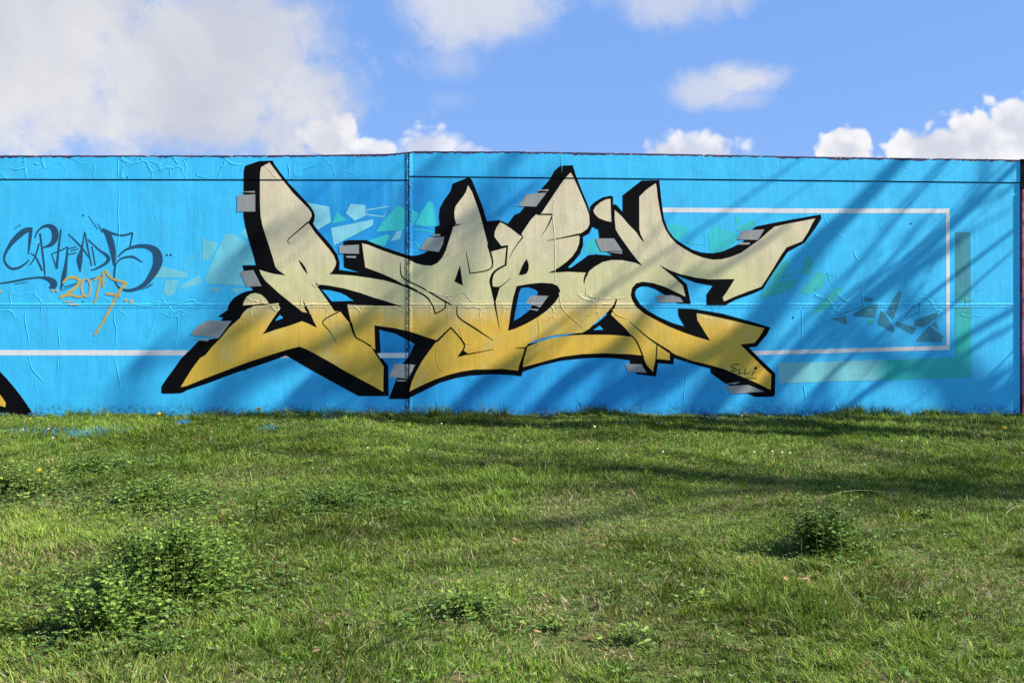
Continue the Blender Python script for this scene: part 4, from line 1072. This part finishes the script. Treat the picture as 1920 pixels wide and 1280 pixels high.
def flower(name, px, py, r, hgt, lab, cat, group, mat, rays, core=None):
    g = px2ground(px, py + 4); root = empty(name, g); tag(root, lab, cat, group)
    V, Fc = [], []
    c = Vector((0, -0.01, hgt)); tilt = Matrix.Rotation(0.7, 3, 'X')
    for ring in range(2 if core is None else 1):
        for k in range(rays):
            a = 2 * math.pi * (k + ring * .5) / rays; d = tilt @ Vector((math.cos(a), math.sin(a), 0.25 + 0.5 * ring)); d.normalize()
            leaflet(V, Fc, c, d, tilt @ Vector((0, 0, 1)), r * (1 - 0.3 * ring), r * 0.42)
    me = bpy.data.meshes.new('petals'); me.from_pydata([tuple(v) for v in V], [], Fc); link('petals', me, mat, root)
    bm = bmesh.new(); bmesh.ops.create_cone(bm, segments=6, radius1=0.0018, radius2=0.0014, depth=hgt + 0.01, matrix=Matrix.Translation((0, -0.005, hgt / 2 - 0.004)))
    finish(bm, 'stalk', M_stem, root)
    bm = bmesh.new(); bmesh.ops.create_uvsphere(bm, u_segments=8, v_segments=5, radius=r * 0.36, matrix=Matrix.Translation(c + Vector((0, -0.001, 0.003))) @ Matrix.Diagonal((1, 1, 0.7, 1)))
    finish(bm, 'flower_centre', core or mat, root)
    return root


DG = 'yellow dandelions in the grass'
for px, py, r_, lab in ((485, 777, 0.024, 'orange yellow dandelion at the wall foot under the letter R'), (300, 786, 0.017, 'small dandelion left of the blue sprayed tuft'), (75, 902, 0.019, 'dandelion among leafy weeds at the left edge'),
                        (58, 796, 0.012, 'tiny dandelion beside the blue oversprayed grass'), (1883, 818, 0.014, 'dandelion in the grass near the right edge'), (1441, 893, 0.011, 'tiny dandelion in the right half of the lawn'), (1235, 787, 0.011, 'tiny dandelion at the wall foot below the letter E')):
    flower('dandelion', px, py, r_, 0.075 if py < 800 else 0.09, lab, 'flower', DG, M_yel, 14)
flower('dandelion', 1889, 767, 0.014, 0.13, 'tall faded dandelion by the right end of the blue wall', 'flower', DG, M_dead, 12)
dais = [(1240, 800), (1232, 801), (1374, 779), (1382, 777), (1394, 779), (1391, 786), (1448, 855), (1466, 857), (1481, 858), (1414, 856), (1243, 856), (994, 852), (976, 846), (766, 853), (92, 811), (101, 829), (45, 813), (1620, 880), (1690, 835), (828, 801), (690, 848), (1120, 850)]
DL = ('right one of the pair of white daisies below the letter E', 'left one of the pair of white daisies below the letter E', 'leftmost white daisy close to the wall under the faded green bar', 'second white daisy from the left under the faded green bar', 'rightmost white daisy close to the wall under the faded green bar', 'white daisy lowest of the four under the faded green bar',
      'second white daisy in the row of four right of middle', 'third white daisy in the row of four right of middle', 'last white daisy in the row of four right of middle', 'first white daisy in the row of four right of middle', 'lone white daisy well below the letter E', 'white daisy right of the pair in the middle of the lawn',
      'white daisy left of the pair in the middle of the lawn', 'white daisy below the vertical joint of the wall', 'white daisy in the middle of the blue oversprayed grass', 'white daisy below the blue oversprayed grass', 'white daisy left of the blue oversprayed grass', 'white daisy in the shaded band at the right', 'white daisy in the sunny grass above the shaded band at right',
      'white daisy beside the white scrap under the letter A', 'white daisy in the lawn below the letter R', 'white daisy in the lawn below the letter B')
for i, (px, py) in enumerate(dais):
    flower('daisy', px, py, 0.0085, 0.055, DL[i], 'flower', 'white daisies scattered in the lawn', M_pet, 9, M_yel)


def tube(name, pts, rad, mat, parent=None, sides=5):
    bm = bmesh.new(); rings = []
    for i, p in enumerate(pts):
        a = Vector(pts[max(0, i - 1)]); b = Vector(pts[min(len(pts) - 1, i + 1)]); d = (b - a).normalized()
        s = d.cross(Vector((0.1, 0.2, 1))).normalized(); u = s.cross(d)
        r = rad[i] if isinstance(rad, (list, tuple)) else rad
        rings.append([bm.verts.new(Vector(p) + (s * math.cos(q) + u * math.sin(q)) * r) for q in np.linspace(0, 2 * math.pi, sides, endpoint=False)])
    for i in range(len(rings) - 1):
        for k in range(sides): bm.faces.new([rings[i][k], rings[i][(k + 1) % sides], rings[i + 1][(k + 1) % sides], rings[i + 1][k]])
    return finish(bm, name, mat, parent)


for pts, lab in (([(1542, 948), (1580, 938), (1620, 935), (1660, 939), (1692, 943)], 'long pale twig bowed over the grass behind the lone dark bush'), ([(1695, 920), (1720, 922), (1745, 925)], 'short pale twig in the shaded grass band'),
                 ([(1885, 982), (1900, 968), (1920, 964)], 'pale twig at the right edge of the lawn'), ([(1572, 1090), (1580, 1118), (1600, 1145), (1612, 1158)], 'crooked dry stalk to the right of the dead leaves'), ([(1470, 922), (1490, 928)], 'stub of twig left of the bowed twig')):
    P = [px2ground(a, b) + Vector((0, 0, 0.055)) for a, b in pts]
    o = tube('twig', [tuple(q[:3]) for q in catmull([tuple(p) for p in P], 4)], 0.0014, M_twig); tag(o, lab, 'twig', 'dry twigs lying on the grass')


def dead_leaf(px, py, size, lab, mat, cat, nm, grp, seed):
    rd = random.Random(seed); g = px2ground(px, py) + Vector((0, 0, 0.062)); V, Fc = [], []
    for k in range(1):
        a = rd.uniform(0, 6.28); leaflet(V, Fc, Vector((rd.uniform(-.4, .4) * size, rd.uniform(-.4, .4) * size, 0.004 * k)), Vector((math.cos(a), math.sin(a), rd.uniform(-.1, .5))).normalized(), Vector((rd.uniform(-.6, .6), rd.uniform(-.6, .6), 1)).normalized(), size, size * rd.uniform(.4, .6))
    me = bpy.data.meshes.new(nm); me.from_pydata([tuple(v) for v in V], [], Fc); o = link(nm, me, mat); o.location = g; tag(o, lab, cat, grp)


for i, (px, py, w_) in enumerate([(1490, 1108, 'curled brown leaf in the heart of the small heap'), (1505, 1112, 'brown leaf just right of the heart of the small heap'), (1515, 1098, 'brown leaf at the upper right of the small heap'), (1474, 1113, 'leftmost brown leaf of the small heap'), (1496, 1095, 'topmost brown leaf of the small heap'), (1520, 1120, 'lowest brown leaf at the right of the small heap'), (1442, 1087, 'right one of two brown leaves left of the small heap'), (1422, 1076, 'left one of two brown leaves left of the small heap')]):
    dead_leaf(px, py, 0.045, w_, M_dead, 'leaf', 'dead_leaf', 'dead leaves in a small heap', i)
for i, (px, py, lab) in enumerate(((1018, 1212, 'reddish brown leaf in the lower middle of the lawn'), (590, 1252, 'rust brown leaf at the bottom left of the lawn'), (1210, 1085, 'brown leaf by the fine stalks in the right middle'), (720, 940, 'pale brown leaf beside the feathery patch'), (970, 1035, 'dry straw coloured leaf in the very middle of the lawn'))):
    dead_leaf(px, py, 0.035, lab, M_dead, 'leaf', 'dead_leaf', 'single dead leaves', 30 + i)
for i, (px, py, lab) in enumerate(((1116, 814, 'white scrap in the grass below the letter E'), (873, 1000, 'pale scrap in the middle of the lawn'), (460, 1092, 'pale scrap to the right of the largest clover bush'), (822, 801, 'white scrap by the wall below the letter A'), (104, 830, 'pale scrap among the oversprayed grass'))):
    dead_leaf(px, py, 0.03, lab, M_litter, 'litter', 'paper_scrap', 'pale scraps of litter in the grass', 60 + i)


# ------------------------------------------------------------------ bare trees standing to the right; their shade falls on wall and lawn
M_bark = simple('bark', lambda t: t.ramp(t.noise(None, 9.0, 5.0), [(0.3, (0.05, 0.04, 0.03)), (0.7, (0.16, 0.13, 0.10))]))
M_bud = leafmat('young tree leaf', (0.08, 0.13, 0.03))


class Tubes:
    def __init__(self): self.V, self.F = [], []

    def add(self, pts, rads, sides=5):
        i0 = len(self.V)
        for i, p in enumerate(pts):
            a = pts[max(0, i - 1)]; b = pts[min(len(pts) - 1, i + 1)]; d = (b - a).normalized()
            s = d.cross(Vector((0.13, 0.9, 0.2))).normalized(); u = s.cross(d)
            for k in range(sides):
                q = 2 * math.pi * k / sides; self.V.append(p + (s * math.cos(q) + u * math.sin(q)) * rads[i])
        for i in range(len(pts) - 1):
            for k in range(sides):
                self.F.append((i0 + i * sides + k, i0 + i * sides + (k + 1) % sides, i0 + (i + 1) * sides + (k + 1) % sides, i0 + (i + 1) * sides + k))

    def build(self, name, mat, parent, off):
        me = bpy.data.meshes.new(name); me.from_pydata([tuple(v - off) for v in self.V], [], self.F)
        return link(name, me, mat, parent)


def tree(loc, height, rad, label, seed, lean=(0, 0), levels=4, kids=5, leafy=0.4, limbs=(), twigs=2):
    rd = random.Random(seed); g = Vector((loc[0], loc[1], ground_h(*loc)))
    root = empty('bare_tree', g); tag(root, label, 'tree', 'bare trees beyond the right edge')
    T, Cw, LV, LF = Tubes(), Tubes(), [], []

    def grow(p, d, L, r, lv):
        n = 5; pts = [p]; rads = [r]; q = p.copy(); dd = d.copy()
        for i in range(n):
            dd = (dd + Vector((rd.gauss(0, .13), rd.gauss(0, .13), rd.gauss(0.05, .08)))).normalized(); q = q + dd * (L / n); pts.append(q.copy()); rads.append(r * (1 - 0.62 * (i + 1) / n))
        (T if lv == 0 else Cw).add(pts, rads, 8 if lv == 0 else (5 if lv < 3 else 3))
        if lv >= levels:
            if rd.random() < leafy:
                for _ in range(3):
                    c = pts[rd.randint(2, n)]; a = rd.uniform(0, 6.28); leaflet(LV, LF, c - g, Vector((math.cos(a), math.sin(a), rd.uniform(-.5, .5))).normalized(), Vector((rd.uniform(-1, 1), rd.uniform(-1, 1), 1)).normalized(), rd.uniform(.03, .06), .03)
            return
        for k in range(kids + (2 if lv == 0 else 0)):
            u = rd.uniform(0.35 if lv == 0 else 0.25, 1.0); i = min(n - 1, int(u * n)); c = pts[i].lerp(pts[i + 1], u * n - i if u * n - i <= 1 else 1)
            a = rd.uniform(0, 6.28); ax = Vector((math.cos(a), math.sin(a), 0)); nd = (dd * rd.uniform(.55, 1.0) + ax * rd.uniform(.5, 1.0) + Vector((0, 0, .15))).normalized()
            grow(c, nd, L * rd.uniform(.42, .62), rads[i] * rd.uniform(.5, .74), lv + 1)
    grow(g - Vector((0, 0, .1)), Vector((lean[0], lean[1], 1)).normalized(), height * 0.72, rad, 0)
    for pts, r0, r1 in limbs:
        Cw.add(pts, list(np.linspace(r0, r1, len(pts))), 6)
        for _ in range(twigs):
            i = rd.randint(len(pts) // 3, len(pts) - 2); a = rd.uniform(0, 6.28)
            grow(pts[i], ((pts[i + 1] - pts[i]).normalized() + 0.7 * Vector((math.cos(a), math.sin(a), rd.uniform(-.3, .6)))).normalized(), rd.uniform(.5, 1.3), r1 * rd.uniform(.3, .55), max(1, levels - 1))
    T.build('trunk', M_bark, root, g); Cw.build('crown', M_bark, root, g)
    if LV: me = bpy.data.meshes.new('buds'); me.from_pydata([tuple(v) for v in LV], [], LF); link('buds', me, M_bud, root)['kind'] = 'stuff'
    return root




def shade_limb(pts, w, t, trunk, from_ground=False):
    """a bough placed where its shade is seen to fall: the shade's path carried back along the sun's direction"""
    P = []
    for i, (a, b) in enumerate(pts):
        if from_ground: q = px2ground(a, b)
        else: X, Z = px2wall(a, b); q = Vector((X, 0, Z))
        P.append(q + sv * (t + 0.25 * math.sin(i * 2.1 + t)))
    if from_ground:                                    # bough reaching left from a trunk far to the right
        a = P[0]; root = Vector((trunk[0], trunk[1], a.z + 0.6 + 0.12 * abs(trunk[0] - a.x)))
        P = [root, root.lerp(a, 0.5) + Vector((0, 0, 0.25))] + P
    else:                                              # bough rising steeply from the trunk
        P = P[::-1]; low = P[0]
        root = Vector((trunk[0], trunk[1], low.z - 0.5 - 0.12 * abs(low.x - trunk[0])))
        P = [root, root.lerp(low, 0.5) + Vector((0.2, 0, -0.3))] + P
    P = [Vector(c) for c in catmull([tuple(p) for p in P], 5)]
    return P, w / 194 / 2 * (0.9 if from_ground else 1.15), w / 194 / 2 * (0.45 if from_ground else 0.62)


T1, T2, T3 = (9.8, -2.35), (10.8, -2.75), (20.5, -6.8)
T4 = (8.9, -0.80)
l1 = [shade_limb(*a) for a in (
    ([(1700, 285), (1570, 425), (1490, 510)], 36, 8.0, T1), ([(1780, 470), (1600, 575), (1440, 720)], 20, 7.6, T1), ([(1400, 630), (1250, 705), (1090, 790)], 30, 9.0, T1), ([(1130, 680), (1000, 790)], 28, 9.4, T1), ([(990, 680), (850, 785)], 24, 9.8, T1),
    ([(1470, 430), (1330, 520), (1200, 600)], 12, 8.4, T1))]
l4 = [shade_limb(*a) for a in (
    ([(1910, 305), (1775, 435), (1640, 560), (1440, 765)], 14, 5.6, T4), ([(1910, 425), (1700, 590), (1520, 765)], 11, 5.2, T4), ([(1910, 575), (1760, 660), (1580, 785)], 11, 5.0, T4), ([(1845, 290), (1835, 350), (1790, 420), (1690, 540)], 8, 5.0, T4),
    ([(1905, 350), (1815, 395), (1700, 480), (1600, 590)], 7, 5.3, T4), ([(1740, 400), (1660, 500), (1540, 610)], 7, 6.0, T4), ([(1905, 610), (1830, 650), (1760, 720)], 8, 4.8, T4), ([(1620, 600), (1500, 690), (1420, 780)], 12, 6.4, T4),
    ([(1900, 470), (1800, 560), (1740, 640)], 6, 4.8, T4))]
l2 = [shade_limb(*a) for a in (
    ([(690, 610), (540, 680), (390, 785)], 24, 10.4, T2), ([(500, 590), (350, 655), (235, 745)], 13, 10.8, T2), ([(580, 435), (430, 515)], 14, 11.0, T2), ([(1010, 345), (900, 425), (790, 500)], 10, 9.6, T2), ([(790, 640), (640, 720), (540, 785)], 22, 10.0, T2),
    ([(860, 300), (770, 365)], 10, 10.2, T2), ([(1000, 285), (930, 330)], 11, 9.8, T2))]
l3 = [shade_limb(*a, T3, True) for a in (
    ([(1990, 925), (1850, 918), (1700, 905), (1450, 908), (1280, 900), (1120, 914)], 26, 19.0), ([(1990, 905), (1780, 915), (1620, 898), (1400, 915)], 30, 20.5), ([(1900, 890), (1760, 905), (1500, 893)], 22, 17.0), ([(1380, 925), (1200, 945), (1100, 975), (950, 990), (760, 985)], 22, 20.0),
    ([(980, 872), (880, 880), (800, 892), (620, 880)], 24, 21.5), ([(1990, 885), (1880, 868), (1780, 870), (1600, 885)], 26, 18.4), ([(640, 815), (520, 830), (330, 845)], 24, 22.5), ([(1400, 798), (1180, 808), (1000, 796)], 24, 19.5),
    ([(700, 1000), (520, 1020), (430, 1040)], 16, 21.0), ([(640, 920), (420, 930), (240, 925)], 20, 22.0), ([(1050, 1050), (860, 1060), (700, 1075)], 13, 19.0), ([(1920, 960), (1800, 950), (1650, 965)], 16, 18.0), ([(1200, 850), (1000, 860), (860, 850)], 16, 20.0))]
tree(T1, 10.5, 0.13, 'tall bare tree nearest the blue wall, beyond its right end', 3, kids=1, levels=0, leafy=0, limbs=l1, twigs=2)
tree(T2, 11.0, 0.15, 'tall bare tree standing farthest to the right along the wall', 21, kids=1, levels=0, leafy=0, limbs=l2, twigs=2)
tree(T3, 17.0, 0.26, 'great bare tree out on the lawn far to the right', 11, kids=3, levels=2, limbs=l3, twigs=8)
tree((7.6, -0.58), 4.4, 0.035, 'young bare tree close against the crimson wall', 5, levels=2, kids=4, leafy=0.2)
tree(T4, 6.0, 0.06, 'slender bare tree behind the youngest one by the crimson wall', 8, levels=2, kids=2, limbs=l4, twigs=2)
